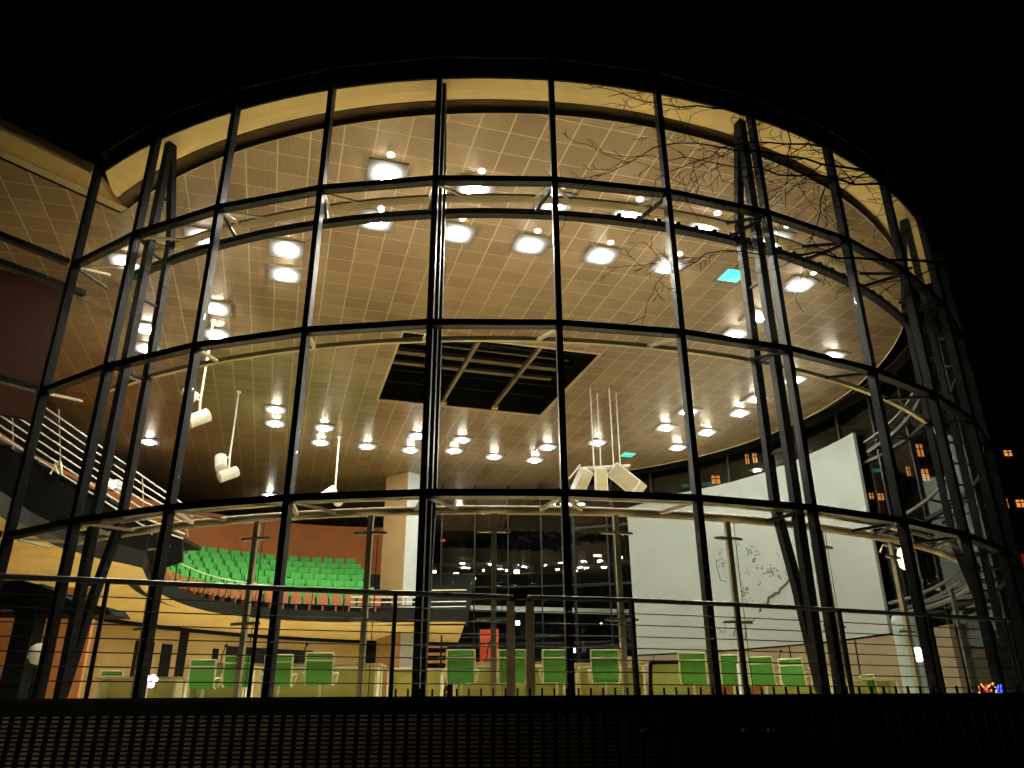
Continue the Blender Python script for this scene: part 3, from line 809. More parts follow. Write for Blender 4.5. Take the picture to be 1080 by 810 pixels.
# ------------------------------------------------------------------ pale curved screen with its map
sc_ = thing('wall_screen', atr(790, 600, 14.1), 'large pale curved screen with a dotted map on the right rear wall', 'screen')
RS = 14.05
bots = [atr(x, y, RS) for x, y in ((671, 691), (730, 688), (788, 684), (845, 678), (895, 672), (938, 668))]
tops = [atr(x, y, RS) for x, y in ((660, 536), (711, 521), (760, 511), (813, 496), (858, 477), (900, 456))]
def th_of(p): return math.atan2(p.x-CX, -(p.y-CY))
tA, tB = th_of(bots[0]), th_of(bots[-1])
ZB = sum(p.z for p in bots)/len(bots)
tt = [(th_of(p), p.z) for p in tops]
def ztop(t):
    for (a, za), (c, zc) in zip(tt, tt[1:]):
        if (t-a)*(t-c) <= 0: return za + (zc-za)*(t-a)/(c-a)
    return tt[0][1] if abs(t-tt[0][0]) < abs(t-tt[-1][0]) else tt[-1][1]
b = MB(); N_ = 40
for t in frange(tA, tB, N_):
    b.v += [az(t, RS, ZB), az(t, RS, ztop(t)), az(t, RS+.12, ztop(t)), az(t, RS+.12, ZB)]
for i in range(N_-1):
    for j in range(4): b.f.append((4*i+j, 4*i+4+j, 4*i+4+(j+1) % 4, 4*i+(j+1) % 4))
b.f.append((0, 1, 2, 3)); b.f.append((4*N_-4, 4*N_-3, 4*N_-2, 4*N_-1))
b.build('screen_sheet', M['screen'], sc_)
def onscr(x, y): return atr(x, y, RS-.012)
def stroke(pts, r): return MB().tube([onscr(x, y) for x, y in pts], r, 5)
def cz(x, y): return (680 + x/4.909, 560 + y/4.909)
border = [cz(*p) for p in ((750,250),(735,270),(715,290),(700,300),(695,320),(675,322),(660,335),(640,345),(637,375),(620,380),(600,392),(595,420))]
stroke(border, .050).build('map_border', M['mark'], sc_)
stroke([cz(*p) for p in ((568,448),(566,462),(550,468),(535,462),(517,475),(522,520),(522,560))], .022).build('map_border', M['mark'], sc_)
stroke([cz(*p) for p in ((470,500),(462,525),(458,545))], .022).build('map_border', M['mark'], sc_)
stroke([cz(*p) for p in ((370,150),(372,190),(385,225),(392,258),(425,262))], .012).build('map_border', M['mark'], sc_)
stroke([cz(*p) for p in ((380,500),(395,522),(420,525),(412,460))], .012).build('map_border', M['mark'], sc_)
rnd = random.Random(3); b = MB()
clus = [((405,170),14,26,22), ((390,120),3,10,20), ((535,105),14,16,22), ((490,75),3,12,8), ((565,150),10,14,16), ((650,205),26,26,24), ((595,190),4,14,6), ((690,240),5,16,8),
        ((530,230),4,10,26), ((520,310),18,26,26), ((590,275),3,8,8), ((735,210),5,10,20), ((580,125),5,14,20), ((690,120),2,10,10), ((545,365),6,40,24), ((465,190),3,4,30)]
for (x, y), kk, sx, sy in clus:
    for _ in range(kk):
        p = onscr(*cz(x+rnd.gauss(0, sx*.6), y+rnd.gauss(0, sy*.6)))
        t = th_of(p); b.box(p, (rnd.uniform(.035, .06), .012, rnd.uniform(.035, .06)), t)
dd = b.build('map_dot', M['mark'], sc_); dd['kind'] = 'stuff'

rw = thing('rear_wall', az(R(120), 14.2, FLOOR), 'low grey-tan wall under the pale curved screen', 'wall')
ths = frange(R(88), R(157), 40)
MB().ring([(14.12, FLOOR), (14.12, 4.22), (14.3, 4.22), (14.3, FLOOR)], ths).build('wall_panel', mat('tan_wall', (.17, .135, .075), .7, 0, .1, 1), rw)
b = MB()
for t in frange(R(96), R(150), 5): b.beam(az(t, 14.09, FLOOR), az(t, 14.09, 4.2), .03, .04)
b.build('joint_strip', M['mast'], rw)

# dark rear glazing: mullions, rail band, foyer behind
rg = thing('rear_glazing', az(R(180), 14.3, FLOOR), 'dark rear glass wall between the white pillar and the pale screen', 'glazing')
for t in frange(R(158), R(192), 6):
    MB().beam(az(t, 14.3, FLOOR), az(t, 14.3, CEIL-.05), .07, .12).build('mullion', M['mast'], rg)
for z in (4.9, 7.6):
    MB().ring([(14.25, z), (14.25, z+.08), (14.35, z+.08), (14.35, z)], frange(R(158), R(192), 12)).build('transom', M['mast'], rg)
MB().ring([(14.30, FLOOR), (14.30, CEIL-.06), (14.314, CEIL-.06), (14.314, FLOOR)], frange(R(158), R(192), 14)).build('glass_pane', GLASSIN, rg)

fb = thing('foyer_gallery', aty(580, 643, 47), 'pale horizontal balcony edge crossing the dark rear foyer', 'balcony')
a, c = aty(455, 640.5, 47), aty(672, 646, 47)
MB().beam(a, c, .3, .30).build('edge_band', M['white'], fb)
MB().beam(a + Vector((0, 3, -.1)), c + Vector((0, 3, -.1)), 6, .15).build('deck', M['dark'], fb)
fc = MB().box((2, 58, 10.3), (26, 18, .2)).build('foyer_ceiling', M['black_gap']); struct(fc)
fw = MB().box((2, 68, 6.2), (40, .3, 9)).build('foyer_back_wall', M['black_gap']); tag(fw, 'black end wall of the dark foyer behind the rear glazing', 'wall')
foy = [(521,594,7,4,'w'),(545,603,9,5,'c'),(555,596,5,4,'w'),(567,595,4,3,'w'),(588,600,7,4,'w'),(607,602,7,3,'w'),(458,603,7,4,'w'),(510,601,4,5,'w'),(499,610,9,4,'w'),
       (493,614,8,3,'w'),(484,619,10,4,'w'),(481,605,9,3,'w'),(476,608,8,3,'w'),(630,586,13,3,'w'),(653,588,12,3,'w'),(658,595,10,3,'w'),(546,657,7,6,'c'),(605,686,8,6,'c'),
       (509,668,5,4,'w'),(467,570,8,3,'r'),(575,632,5,3,'w'),(634,658,4,3,'w')]
flabs = ['small white foyer lamp right of the upper thin post', 'bluish bright foyer lamp near the middle of the dark glazing', 'white foyer lamp just right of the bluish one', 'tiny white foyer lamp, topmost right of the bluish one',
  'white foyer lamp left of the central right mullion', 'white foyer lamp right of that mullion', 'white foyer lamp close to the thick central mullion', 'narrow foyer lamp beside the sloping lamp row',
  'upper lamp of the sloping foyer lamp row', 'middle lamp of the sloping foyer lamp row', 'lowest lamp of the sloping foyer lamp row', 'foyer lamp left above the sloping row', 'dim foyer lamp left of the sloping row',
  'long flat foyer lamp left of the screen edge', 'long flat foyer lamp touching the screen edge', 'lower flat foyer lamp at the screen edge', 'bluish lit lamp between the two gate posts', 'bluish lamp low beside the mullion over the chairs',
  'small warm lamp above the red panel', 'small red foyer light near the central mullion', 'tiny foyer lamp above the pale balcony band', 'tiny foyer lamp below the pale balcony band']
for (x, y, w, h, kd), lab in zip(foy, flabs):
    Y = 50 if y < 640 else 43.5
    c = aty(x, y, Y); s_ = Y*1.03/FPX
    o = thing('foyer_lamp', c, lab, 'lamp', 'small lamps of the dark rear foyer')
    MB().box(c, (w*s_*.62, .12, h*s_*.7)).build('lens', M[{'w': 'lampwarm', 'c': 'lampcool', 'r': 'lampred'}[kd]], o, bevel=.02)
    zt = 10.2 if y < 640 else c.z+.5
    MB().tube([(c.x, c.y+.02, c.z+h*s_*.5), (c.x, c.y+.02, zt)], .015, 5).build('hanger', M['black_gap'], o)
rp_ = thing('red_partition', aty(516, 690, 43), 'red partition with an added glow behind the chairs in the rear foyer', 'panel')
c = aty(516, 684, 43)
MB().box((c.x, 43, (FLOOR+c.z+.95)/2), (.95, .2, c.z+.95-FLOOR)).build('glow_sheet', M['redglow'], rp_)  # partition is no lamp; its red light is put in as emission
MB().beam((c.x-.55, 42.9, FLOOR), (c.x-.55, 42.9, c.z+1.1), .08, .1).build('frame', M['mast'], rp_)
ws = thing('wooden_stair', aty(458, 735, 36), 'small open stair with brown treads right of the white pillar', 'stair')
for k in range(7):
    c = aty(459, 682+k*8, 36)
    MB().box((c.x, 36, c.z), (1.0, .3, .10)).build('tread', M['wood'], ws)
c = aty(465, 700, 35.7)
MB().beam((c.x, 35.7, FLOOR), (c.x, 35.7, aty(465, 670, 35.7).z), .08, .08, side=(1, 0, 0)).build('newel', M['black'], ws)

# ------------------------------------------------------------------ hanging spotlights and loudspeaker cluster
def cyl_lamp(o, c, d, r, l, up=None):
    d = Vector(d).normalized()
    MB().tube([Vector(c)-d*l/2, Vector(c)-d*l*.46, Vector(c)+d*l*.45, Vector(c)+d*l/2], [r*.86, r, r, r*1.04], 14).build('lamp_head', M['lampwhite'], o)
    MB().tube([Vector(c)+d*(l/2), Vector(c)+d*(l/2+.02)], r*.8, 14).build('lens', M['lampwhite'], o)
def spot_pair(px_top, px_low, heads, label):
    top = atz(*px_top, CEIL); Y = top.y; low = aty(*px_low, Y)
    o = thing('hanging_spotlights', top, label, 'spotlight', 'pairs of white spotlights hung from the ceiling on rods')
    MB().lathe((top.x, top.y, CEIL-.06), [(.09, 0), (.09, .06)], 12).build('ceiling_plate', M['lampwhite'], o)
    MB().tube([(top.x, top.y, CEIL-.05), (top.x, top.y, low.z)], .035, 8).build('rod', M['railwhite'], o)
    for (x, y), d, r, l in heads:
        c = aty(x, y, Y); cyl_lamp(o, c, d, r*.84, l*.8)
        MB().beam((top.x, Y, low.z+.15), c, .05, .05).build('yoke', M['lampwhite'], o)
spot_pair((225, 338), (212, 428), [((201, 416), (-.7, -.35, .6), .20, .55), ((210, 441), (-.7, -.4, -.5), .24, .75)], 'upper left pair of white spotlights hanging on a rod')
spot_pair((252, 413), (244, 485), [((233, 488), (.3, -.4, -.85), .25, .75), ((241, 500), (-.75, -.5, -.5), .24, .85)], 'middle pair of white spotlights hanging on a rod over the tribune')
spot_pair((358, 461), (354, 522), [((347, 520), (-.6, -.4, -.6), .24, .8), ((356, 527), (.3, -.6, -.6), .22, .6)], 'right pair of white spotlights half hidden behind the ring beam')

top = atz(636, 412, CEIL); YQ = top.y
cl_ = thing('loudspeaker_cluster', top, 'hanging cluster of pale loudspeakers on four thin rods', 'loudspeaker')
for dx, dy in ((-.5, -.2), (-.2, .25), (.2, -.25), (.5, .2)):
    MB().tube([(top.x+dx, YQ+dy, CEIL), (top.x+dx, YQ+dy, aty(636, 497, YQ).z)], .022, 6).build('rod', M['railwhite'], cl_)
MB().beam(aty(610, 495, YQ), aty(664, 492, YQ), .35, .07).build('carrier', M['lampwhite'], cl_)
def spk(xy, w, h, d, tilt, turn):
    c = aty(*xy, YQ-.25)
    b = MB().box((0, 0, 0), (w, d, h))
    rot_ = Matrix.Rotation(turn, 4, 'Z') @ Matrix.Rotation(tilt, 4, 'Y')
    b.v = [c + (rot_ @ v) for v in b.v]
    o = b.build('speaker_box', M['lampwhite'], cl_, bevel=.02)
    g_ = MB().box((0, -d/2-.012, 0), (w*.86, .02, h*.88)); g_.v = [c + (rot_ @ v) for v in g_.v]
    gg = g_.build('grille', M['post'], o)
spk((612, 511), .42, 1.1, .5, .45, .35); spk((634, 509), .42, .95, .5, 0, 0); spk((661, 507), .62, 1.2, .7, -.8, -.45)
MB().beam(aty(600, 505, YQ), aty(612, 490, YQ), .05, .05).build('bracket', M['lampwhite'], cl_)

# ------------------------------------------------------------------ desks and chairs on the hall floor
def desk(x0, x1, ytop, Y, depth, label, screen_h=None, mt='desk'):
    a, c = aty(x0, ytop, Y), aty(x1, ytop, Y); zt = max(FLOOR+.55, (a.z+c.z)/2)
    o = thing('desk', ((a.x+c.x)/2, Y, FLOOR), label, 'desk', 'desks on the hall floor')
    w = abs(c.x-a.x); mx = (a.x+c.x)/2
    MB().box((mx, Y+depth/2, zt), (w, depth, .045)).build('desk_top', M['desktop'], o, bevel=.008)
    MB().box((mx, Y+depth*.55, (FLOOR+zt)/2-.02), (w-.1, .04, zt-FLOOR-.05)).build('modesty_panel', M[mt], o)
    for x in (a.x+.1, c.x-.1): MB().box((x, Y+depth/2, (FLOOR+zt)/2-.02), (.05, depth-.1, zt-FLOOR-.04)).build('desk_leg', M['chrome'], o)
    return o
desk(196, 262, 702, 17.2, .8, 'pale desk with wooden top in front of the two leftmost green chairs')
desk(270, 402, 701, 16.6, .8, 'long pale desk in front of the chairs under the tribune')
desk(405, 470, 706, 19.5, .8, 'pale desk beside the thick central mullion')
desk(474, 600, 699, 16.2, .9, 'long pale presiding desk behind the gate posts')
desk(605, 684, 700, 16.4, .9, 'pale desk in front of the chair left of the screen corner')
desk(700, 790, 701, 17.8, .9, 'pale desk with orange box below the map')
desk(792, 880, 706, 19.2, .9, 'pale desk in front of the two right-hand turned chairs')
desk(895, 950, 716, 22, .8, 'far pale desk right of the leaning mast')
desk(100, 190, 715, 17.5, .8, 'low cluttered pale desk at lower left')
fs = thing('framed_stand', aty(700, 735, 15.6), 'yellow-green framed board standing left of the screen mullion', 'board')
p = [aty(x, y, 15.6) for x, y in ((686, 736), (686, 699), (722, 698), (722, 736))]
MB().plate(p, (0, 1, 0), .05).build('board', M['desk'], fs)
b = MB(); b.beam(p[0], p[1], .05, .07).beam(p[1], p[2], .05, .07); b.build('frame', M['black'], fs)
ob = aty(780, 726, 17.3)
tag(MB().box((ob.x, 17.3, FLOOR+.2), (.85, .35, .4)).build('orange_box', M['wood'], bevel=.02), 'orange box standing under the desk below the map', 'box')

ch = empty('swivel_chair', (0, 0, FLOOR))
def P3(x, y, z): return (x, y, FLOOR+z)
# local frame: the sitter faces +y, the back of the chair is turned to -y
def sheet(x, z0, z1, y0, y1, t=.03, bow=.04):
    b = MB(); n_ = 6
    for i in range(n_+1):
        u = i/n_; z = z0+(z1-z0)*u; y = y0+(y1-y0)*u - bow*math.sin(math.pi*u)
        b.v += [Vector(P3(-x, y, z)), Vector(P3(x, y, z)), Vector(P3(x, y+t, z)), Vector(P3(-x, y+t, z))]
    for i in range(n_):
        for j in range(4): b.f.append((4*i+j, 4*i+(j+1) % 4, 4*i+4+(j+1) % 4, 4*i+4+j))
    b.f.append((3, 2, 1, 0)); b.f.append((4*n_, 4*n_+1, 4*n_+2, 4*n_+3))
    return b
sheet(.235, .46, .86, -.20, -.27).build('backrest', M['green'], ch, smooth=False)
sheet(.235, .895, 1.0, -.275, -.30, .035, .01).build('headrest', M['green'], ch)
for sx in (-1, 1):
    MB().tube([P3(sx*.255, -.02, .44), P3(sx*.255, -.19, .46), P3(sx*.255, -.24, .62), P3(sx*.255, -.27, .88), P3(sx*.255, -.295, 1.02)], .019, 8).build('side_frame', M['chrome'], ch)
    MB().tube([P3(sx*.26, -.24, .62), P3(sx*.31, -.16, .66), P3(sx*.315, .10, .66), P3(sx*.30, .16, .60), P3(sx*.27, .16, .47)], .017, 8).build('armrest', M['chrome'], ch)
MB().tube([P3(-.255, -.272, .878), P3(.255, -.272, .878)], .015, 8).tube([P3(-.255, -.295, 1.015), P3(.255, -.295, 1.015)], .014, 8).build('cross_bar', M['chrome'], ch)
MB().box(P3(0, .04, .46), (.48, .46, .05)).build('seat', M['green'], ch, bevel=.02)
MB().tube([P3(0, .02, .08), P3(0, .02, .44)], .03, 10).build('column', M['chrome'], ch)
b = MB()
for k in range(5):
    a = k*2*math.pi/5+.3; b.tube([P3(0, .02, .12), P3(.30*math.cos(a), .02+.30*math.sin(a), .06)], [.028, .018], 6)
b.build('star_base', M['chrome'], ch)
for k in range(5):
    a = k*2*math.pi/5+.3
    MB().tube([P3(.30*math.cos(a)-.02, .02+.30*math.sin(a), .03), P3(.30*math.cos(a)+.02, .02+.30*math.sin(a), .03)], .03, 8).build('castor', M['black'], ch)
chairs = [(218, 696, 16.9, 24, 8, 'green mesh swivel chair, leftmost of the row under the tribune'),
 (254, 692, 15.9, 26, 10, 'green mesh swivel chair, second from the left under the tribune'),
 (297, 691, 15.4, 28, 8, 'green mesh swivel chair partly behind a mullion under the tribune'),
 (340, 689, 14.9, 34, 5, 'large green mesh swivel chair left of the post beside the white pillar'),
 (389, 705, 20.6, 18, 12, 'small pale green swivel chair hidden behind a slim post'),
 (424, 705, 20.6, 24, 3, 'green swivel chair cut off by the thick central mullion'),
 (487, 686, 14.2, 35, 0, 'green mesh swivel chair just right of the thick central mullion'),
 (540, 686, 14.2, 35, 0, 'green mesh swivel chair behind the left gate post'),
 (586, 686, 14.4, 34, 0, 'green mesh swivel chair right of the gate posts by a mullion'),
 (637, 686, 14.4, 34, -4, 'green mesh swivel chair left of the screen corner'),
 (730, 689, 15.3, 29, -14, 'green mesh swivel chair left of the mullion crossing the screen'),
 (771, 691, 15.9, 27, -10, 'green mesh swivel chair behind the post in front of the map'),
 (804, 693, 16.4, 25, -28, 'green mesh swivel chair turned slightly right, right of the map post'),
 (837, 695, 17.2, 22, -34, 'green mesh swivel chair nearest the leaning mast on its left'),
 (860, 714, 21.0, 14, -30, 'small pale green swivel chair just behind the leaning mast foot'),
 (921, 714, 22.5, 12, -62, 'small bright green swivel chair right of the leaning mast'),
 (119, 712, 18.6, 16, 20, 'dark green swivel chair at the cluttered desk at lower left')]
for i, (x, y, Y, w, rz, lab) in enumerate(chairs):
    o = ch if i == 0 else copy_tree(ch)
    p = aty(x, y, Y)
    s_ = min(1.12, max(.82, (p.z-FLOOR)/1.03))
    o.location = (p.x, Y, FLOOR); o.rotation_euler = (0, 0, R(rz)); o.scale = (s_*1.04, s_*1.04, s_)
    tag(o, lab, 'chair', 'green swivel chairs on the hall floor')

mics = [(232, 16.95, 'thin black desk microphone between the two leftmost green chairs'), (318, 16.4, 'thin black desk microphone left of the large chair by the pillar post'),
        (513, 16.0, 'thin black desk microphone between the chairs left of the gate posts'), (612, 16.2, 'thin black desk microphone between the two chairs right of the gate posts'),
        (752, 17.6, 'thin black desk microphone beside the mullion crossing the screen'), (822, 19.0, 'thin black desk microphone between the two turned chairs')]
for x, Y, lab in mics:
    zt_ = {16.95: 702, 16.4: 701, 16.0: 699, 16.2: 700, 17.6: 701, 19.0: 706}[Y]
    zd = max(FLOOR+.55, (aty(x, zt_, Y+.3).z)) + .02
    p = aty(x, zt_, Y+.5)
    o = thing('desk_microphone', (p.x, Y+.5, zd), lab, 'microphone', 'microphones on the desks')
    MB().lathe((p.x, Y+.5, zd), [(.07, 0), (.07, .03), (.03, .04)], 12).build('base', M['black'], o)
    MB().tube([(p.x, Y+.5, zd+.03), (p.x+.02, Y+.5, zd+.22), (p.x+.07, Y+.48, zd+.36)], .012, 6).build('gooseneck', M['black'], o)
    MB().tube([(p.x+.07, Y+.48, zd+.36), (p.x+.10, Y+.47, zd+.42)], .026, 8).build('capsule', M['black'], o)

py_ = thing('white_pylon', aty(783, 735, 15.4), 'slim white pointed pylon standing right of the map post', 'pylon')
a, l, r_ = aty(775, 609, 15.4), aty(779, 700, 15.4), aty(786.5, 700, 15.4)
MB().plate([l, r_, a], (0, 1, 0), .06).build('blade', M['white'], py_)
MB().box(((l.x+r_.x)/2, 15.43, (FLOOR+l.z)/2), (.16, .16, l.z-FLOOR)).build('foot', M['white'], py_)
bc = thing('pale_column', aty(961, 735, 21), 'pale blue round-topped column with a bright lamp at the right end', 'column')
c = aty(961, 690, 21); zt = aty(961, 648, 21).z
MB().lathe((c.x, 21, FLOOR), [(.33, 0), (.33, zt-FLOOR-.15), (.28, zt-FLOOR-.03), (.1, zt-FLOOR)], 22).build('shaft', M['teal'], bc, smooth=False)
MB().tube([(c.x+.0, 20.64, c.z-.03), (c.x, 20.70, c.z-.03)], .17, 18).build('lamp_disc', M['lampcool'], bc)
gr = thing('curved_rail', atz(960, 640, 3.9), 'double grey curved rail inside the dark right end of the drum', 'railing')
for dz in (0, .22):
    pts = [aty(x, y, Y) + Vector((0, 0, dz)) for x, y, Y in ((940, 645, 22.5), (966, 638, 21.5), (992, 627, 20.4), (1014, 613, 19.2))]
    MB().tube(curve(pts, 14), .045, 6).build('rail_bar', M['gr'], gr)
for x, y, Y in ((950, 642, 22.2), (1003, 621, 19.8)):
    p = aty(x, y, Y); MB().beam((p.x, p.y, FLOOR), p, .08, .08, side=(1, 0, 0)).build('baluster', M['gr'], gr)
lt = thing('hall_wall_lamp', aty(952, 589, 24), 'bright warm lamp beside the post right of the screen', 'lamp')
c = aty(952, 589, 24)
MB().lathe(c, [(.02, -.34), (.12, -.25), (.17, 0), (.1, .25), (.02, .32)], 12).build('bulb', M['lampwarm'], lt, smooth=True)
MB().tube([c + Vector((0, .05, .3)), c + Vector((-.5, .05, .42)), c + Vector((-.6, .1, .2))], .03, 6).build('arm', M['post'], lt)

# ------------------------------------------------------------------ terrace railing, gate posts
def rail_run(pts, posts, label, end_posts):
    o = thing('terrace_railing', (pts[0][0], pts[0][1], FLOOR), label, 'railing', 'railing runs on the terrace edge')
    MB().tube([(x, y, 2.80) for x, y in pts], .026, 8).build('handrail', M['railsteel'], o)
    for k in range(7):
        MB().tube([(x, y, 2.66-.118*k) for x, y in pts], .006, 5).build('wire', M['black'], o)
    for x, y in posts:
        MB().beam((x, y, FLOOR-.01), (x, y, 2.80), .035, .05, side=(1, .35, 0)).build('post', M['mast'], o)
    return o
rail_run([(-6.0, 6.45), (-4.46, 6.94), (-3.65, 7.22), (-2.41, 7.68), (-1.18, 8.08), (0.0, 8.43)], [(-5.0, 6.78), (-3.65, 7.22), (-2.41, 7.68), (-1.18, 8.08), (-.02, 8.42)],
         'steel wire railing on the terrace left of the gate posts', None)
rail_run([(.15, 8.44), (1.27, 8.70), (2.51, 9.12), (3.87, 9.68), (5.22, 10.27), (6.6, 10.9)], [(.16, 8.45), (1.27, 8.70), (2.51, 9.12), (3.87, 9.68), (5.22, 10.27), (6.5, 10.85)],
         'steel wire railing on the terrace right of the gate posts', None)
for x, lab in ((541, 'left of two upright steel gate posts in the railing gap'), (561.5, 'right of two upright steel gate posts in the railing gap')):
    o = thing('gate_post', aty(x-2, 735, 8.30), lab, 'post', 'pair of gate posts in the railing')
    c = aty(x, 690, 8.30)
    MB().box((c.x-.02, 8.30, (FLOOR+2.74)/2), (.085, .05, 2.74-FLOOR)).build('upright', M['gatepaint'], o, bevel=.006)
    MB().box((c.x-.02, 8.30, FLOOR+.01), (.16, .12, .02)).build('base_plate', M['silver'], o)

# ------------------------------------------------------------------ street front: clinker wall and picket fence
bwl = thing('terrace_wall', (0, 6.0, 0), 'low dark terrace wall with fine horizontal ribs behind the fence', 'wall')
MB().box((0, 6.16, .87), (28, .28, 1.74)).build('wall_core', M['black_gap'], bwl)
b = MB()
for k in range(56): b.box((-1.5, 6.0, .10+k*.029), (11, .05, .017))
b.build('rib_cladding', M['grille'], bwl)
MB().box((0, 6.12, 1.762), (28, .42, .05)).build('coping', M['mast'], bwl)
vg = thing('vent_grille', (2.3, 5.94, 1.3), 'wide louvred vent with pale slats at the right of the terrace wall', 'vent')
for k, y in enumerate((763, 771, 779, 787, 794, 802)):
    a, c = aty(804, y, 5.93), aty(902, y+1, 5.93)
    MB().beam(a, c, .05, .010).build('slat', M['silver'], vg)
MB().box((2.17, 5.965, 1.25), (.78, .02, .7)).build('back_plate', M['black_gap'], vg)
fe = thing('picket_fence', (0, 5.2, 0), 'black steel picket fence with flat rail along the street', 'fence')
zt = aty(541, 737.5, 5.2).z; zb = aty(541, 753, 5.2).z
MB().box((0, 5.2, (zt+zb)/2), (8.4, .03, zt-zb)).build('top_rail', M['black'], fe)
MB().box((0, 5.2, .25), (8.4, .03, .06)).build('bottom_rail', M['black'], fe)
ztip = aty(541, 729.5, 5.2).z
for k in range(96):
    x = -3.6 + k*.0755
    top_ = ztip if x > -.75 else zt-.004
    b = MB().box((x, 5.23, (zt+.05)/2-.01), (.026, .018, zt-.07))
    if top_ > zt: b.box((x, 5.23, (top_+zt)/2), (.012, .012, top_-zt+.04))
    b.build('picket', M['black'], fe)
for x, y in ((680, 770), (787, 770), (814, 770)):
    c = aty(x, y, 5.17); MB().box((c.x, 5.19, c.z), (.035, .02, .018)).build('clamp', M['lampwhite'], fe)

lampo = thing('street_lamp', (-6.2, 1.2, 0), 'street lamp on a dark pole at the kerb left of the viewer', 'street lamp')
MB().tube([(-6.2, 1.2, 0), (-6.2, 1.2, 4.6), (-6.0, 1.35, 4.85), (-5.6, 1.5, 4.9)], [.07, .045, .04, .035], 10).build('pole', M['mast'], lampo)
MB().box((-5.4, 1.6, 4.88), (.5, .22, .08)).build('lamp_head', M['mast'], lampo, bevel=.02)
MB().box((-5.4, 1.6, 4.825), (.36, .15, .02)).build('lens', M['lampwarm'], lampo)
li = bpy.data.objects.new('street_lamp_light', bpy.data.lights.new('street_lamp_light', 'SPOT'))
COL.objects.link(li); li.data.energy = 420; li.data.color = (1, .88, .70); li.data.spot_size = R(64); li.data.spot_blend = .8; li.data.shadow_soft_size = .12
li.location = Vector((-5.4, 1.6, 4.80)) - Vector((-6.2, 1.2, 0)); li.parent = lampo
li.rotation_euler = (Vector((-3.2, 6.0, .9)) - Vector((-5.4, 1.6, 4.8))).to_track_quat('-Z', 'Y').to_euler()

# ------------------------------------------------------------------ bare tree reaching in from the right
tr = thing('bare_tree', (7.6, 7.3, FLOOR-.02), 'leafless dark tree whose twigs reach in front of the glass at upper right', 'tree')
trunk = [Vector((7.6, 7.3, FLOOR-.1)), Vector((7.65, 7.4, 3.4)), Vector((7.6, 7.6, 5.2)), Vector((7.5, 7.8, 6.6)), Vector((7.3, 8.0, 8.6))]
MB().tube(trunk, [.17, .14, .12, .10, .07], 10).build('trunk', M['bark'], tr)
rb = random.Random(21)
def twig(b, p, d, L, r, depth):
    pts = [p]; rs = [r]; n_ = max(4, int(L/.16)); dd = d.normalized()
    for i in range(n_):
        dd = (dd + Vector((rb.gauss(0, .16), rb.gauss(0, .08), rb.gauss(0, .16)))).normalized()
        q = pts[-1] + dd*(L/n_)
        pts.append(q); rs.append(max(.0035, r*(1-.75*(i+1)/n_)))
    b.tube(pts, rs, 5 if depth else 6)
    if depth < 3:
        for i in range(1, n_+1):
            if rb.random() < (.62 if depth == 0 else .5):
                s_ = 1 if rb.random() < .5 else -1
                perp = Vector((-dd.z, rb.gauss(0, .25), dd.x))*s_
                nd = ((pts[i]-pts[i-1]).normalized()*.75 + perp.normalized()*rb.uniform(.4, .9)).normalized()
                twig(b, pts[i], nd, L*rb.uniform(.25, .5), max(.004, rs[i]*.62), depth+1)
limbs = [((7.5, 7.8, 6.6), (735, 150), 9.3), ((7.4, 7.9, 7.6), (800, 150), 9.4),
         ((7.5, 7.8, 6.6), (790, 178), 9.4), ((7.3, 8.0, 8.6), (700, 112), 9.3), ((7.3, 8.0, 8.6), (842, 110), 9.6), ((7.55, 7.7, 5.8), (770, 265), 9.3),
         ((7.4, 7.9, 7.6), (880, 190), 9.8), ((7.3, 8.0, 8.6), (770, 95), 9.0)]
ends = [(622, 188, 9.2), (690, 190, 9.2), (668, 165, 9.3), (610, 85, 9.2), (828, 215, 9.6), (700, 290, 9.3), (850, 270, 9.9), (640, 100, 9.0)]
for (s0, mid, Ym), (ex, ey, Ye) in zip(limbs, ends):
    a = Vector(s0); m_ = aty(*mid, Ym); e_ = aty(ex, ey, Ye)
    main = curve([a, a.lerp(m_, .5) + Vector((0, .1, .25)), m_, m_.lerp(e_, .5) + Vector((0, 0, .06)), e_], 26)
    main = [p + Vector((rb.gauss(0, .025), rb.gauss(0, .02), rb.gauss(0, .025))) for p in main]
    rs = [.026*(1-i/25)**1.1 + .004 for i in range(26)]
    b = MB().tube(main, rs, 7)
    for i in range(6, 26):
        if rb.random() < .62:
            t = (main[i]-main[i-1]).normalized(); s_ = 1 if rb.random() < .5 else -1
            perp = Vector((-t.z, rb.gauss(0, .2), t.x))*s_
            twig(b, main[i], t*.8 + perp*rb.uniform(.4, .9), rb.uniform(.5, 1.2), max(.005, rs[i]*.6), 1)
    b.build('branch', M['bark'], tr)

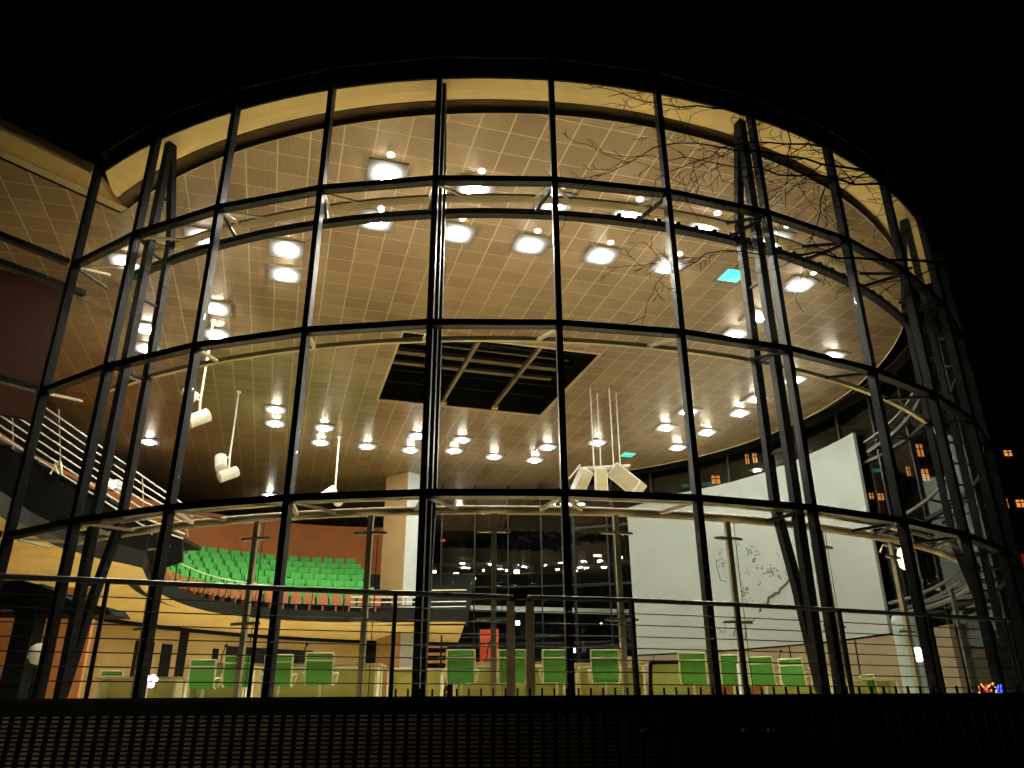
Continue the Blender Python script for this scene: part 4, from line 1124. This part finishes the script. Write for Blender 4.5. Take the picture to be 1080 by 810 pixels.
# ------------------------------------------------------------------ apartment house far right with lit windows
ap = thing('apartment_house', (42, 80, 0), 'black apartment house at night with scattered orange lit windows on the right', 'building')
MB().box((46, 85, 15), (62, 9, 30)).build('wall', M['brick'], ap)
MB().box((46, 85, 30.15), (63, 10, .3)).build('roof', M['black_gap'], ap)
wins = [(970,475,8,16),(958,497,4,12),(976,501,8,15),(919,523,5,7),(929,524,7,8),(788,484,4,12),(796,483,5,12),(755,506,10,10),(954,606,10,12),
        (1063,478,9,7),(1059,531,9,12),(1076,531,9,9),(1050,607,0,0)]
for x, y, w, h in wins:
    if not w: continue
    c = aty(x, y, 80.45); s_ = 80*1.02/FPX
    o = MB().box((c.x, 80.44, c.z), (w*s_*.86, .08, h*s_*.86)).build('window', M['winlit'], ap)
    b = MB(); b.box((c.x, 80.37, c.z), (.09, .06, h*s_*.86)).box((c.x, 80.368, c.z+h*s_*.1), (w*s_*.86, .06, .09))
    b.build('glazing_bar', M['brick'], o)
rr_ = thing('red_neon_box', aty(1077, 610, 60), 'dim red and orange lit box at the far right edge', 'lit sign')
c = aty(1078, 603, 60); MB().box((c.x, 60, c.z), (1.0, .3, 2.6)).build('red_face', mat('dim_red', (.3, .03, .02), .6, 0, .2, 1, emit=(.5, .02, .01), strength=.25), rr_)
c2 = aty(1077, 625, 60); MB().box((c2.x, 60, c2.z-.4), (1.0, .28, 1.9)).build('orange_face', mat('dim_orange', (.4, .12, .03), .6, 0, .2, 1, emit=(.6, .13, .03), strength=.25), rr_)
MB().beam((c.x+.3, 60, 0), (c.x+.3, 60, c2.z-1.3), .2, .2, side=(1, 0, 0)).build('post', M['mast'], rr_)
gd = thing('light_garland', aty(1043, 735, 12.6), 'tangle of small orange, red and blue lights at the lower right corner', 'fairy lights')
rg_ = random.Random(5)
for mt, n_, xa, xb in (('lamporange', 16, 1032, 1052), ('lampred', 8, 1036, 1054), ('lampblue', 14, 1050, 1057)):
    b = MB()
    for _ in range(n_):
        p, q = aty(rg_.uniform(xa, xb), rg_.uniform(720, 737), 12.6), aty(rg_.uniform(xa, xb), rg_.uniform(720, 737), 12.6)
        q = p + (q-p)*.35
        b.tube([p, q], .011, 5)
    b.build('lit_strand', M[mt], gd)
p = aty(1043, 737, 12.6)
MB().box((p.x, 12.63, FLOOR+.03), (.5, .2, .07)).build('planter', M['mast'], gd)
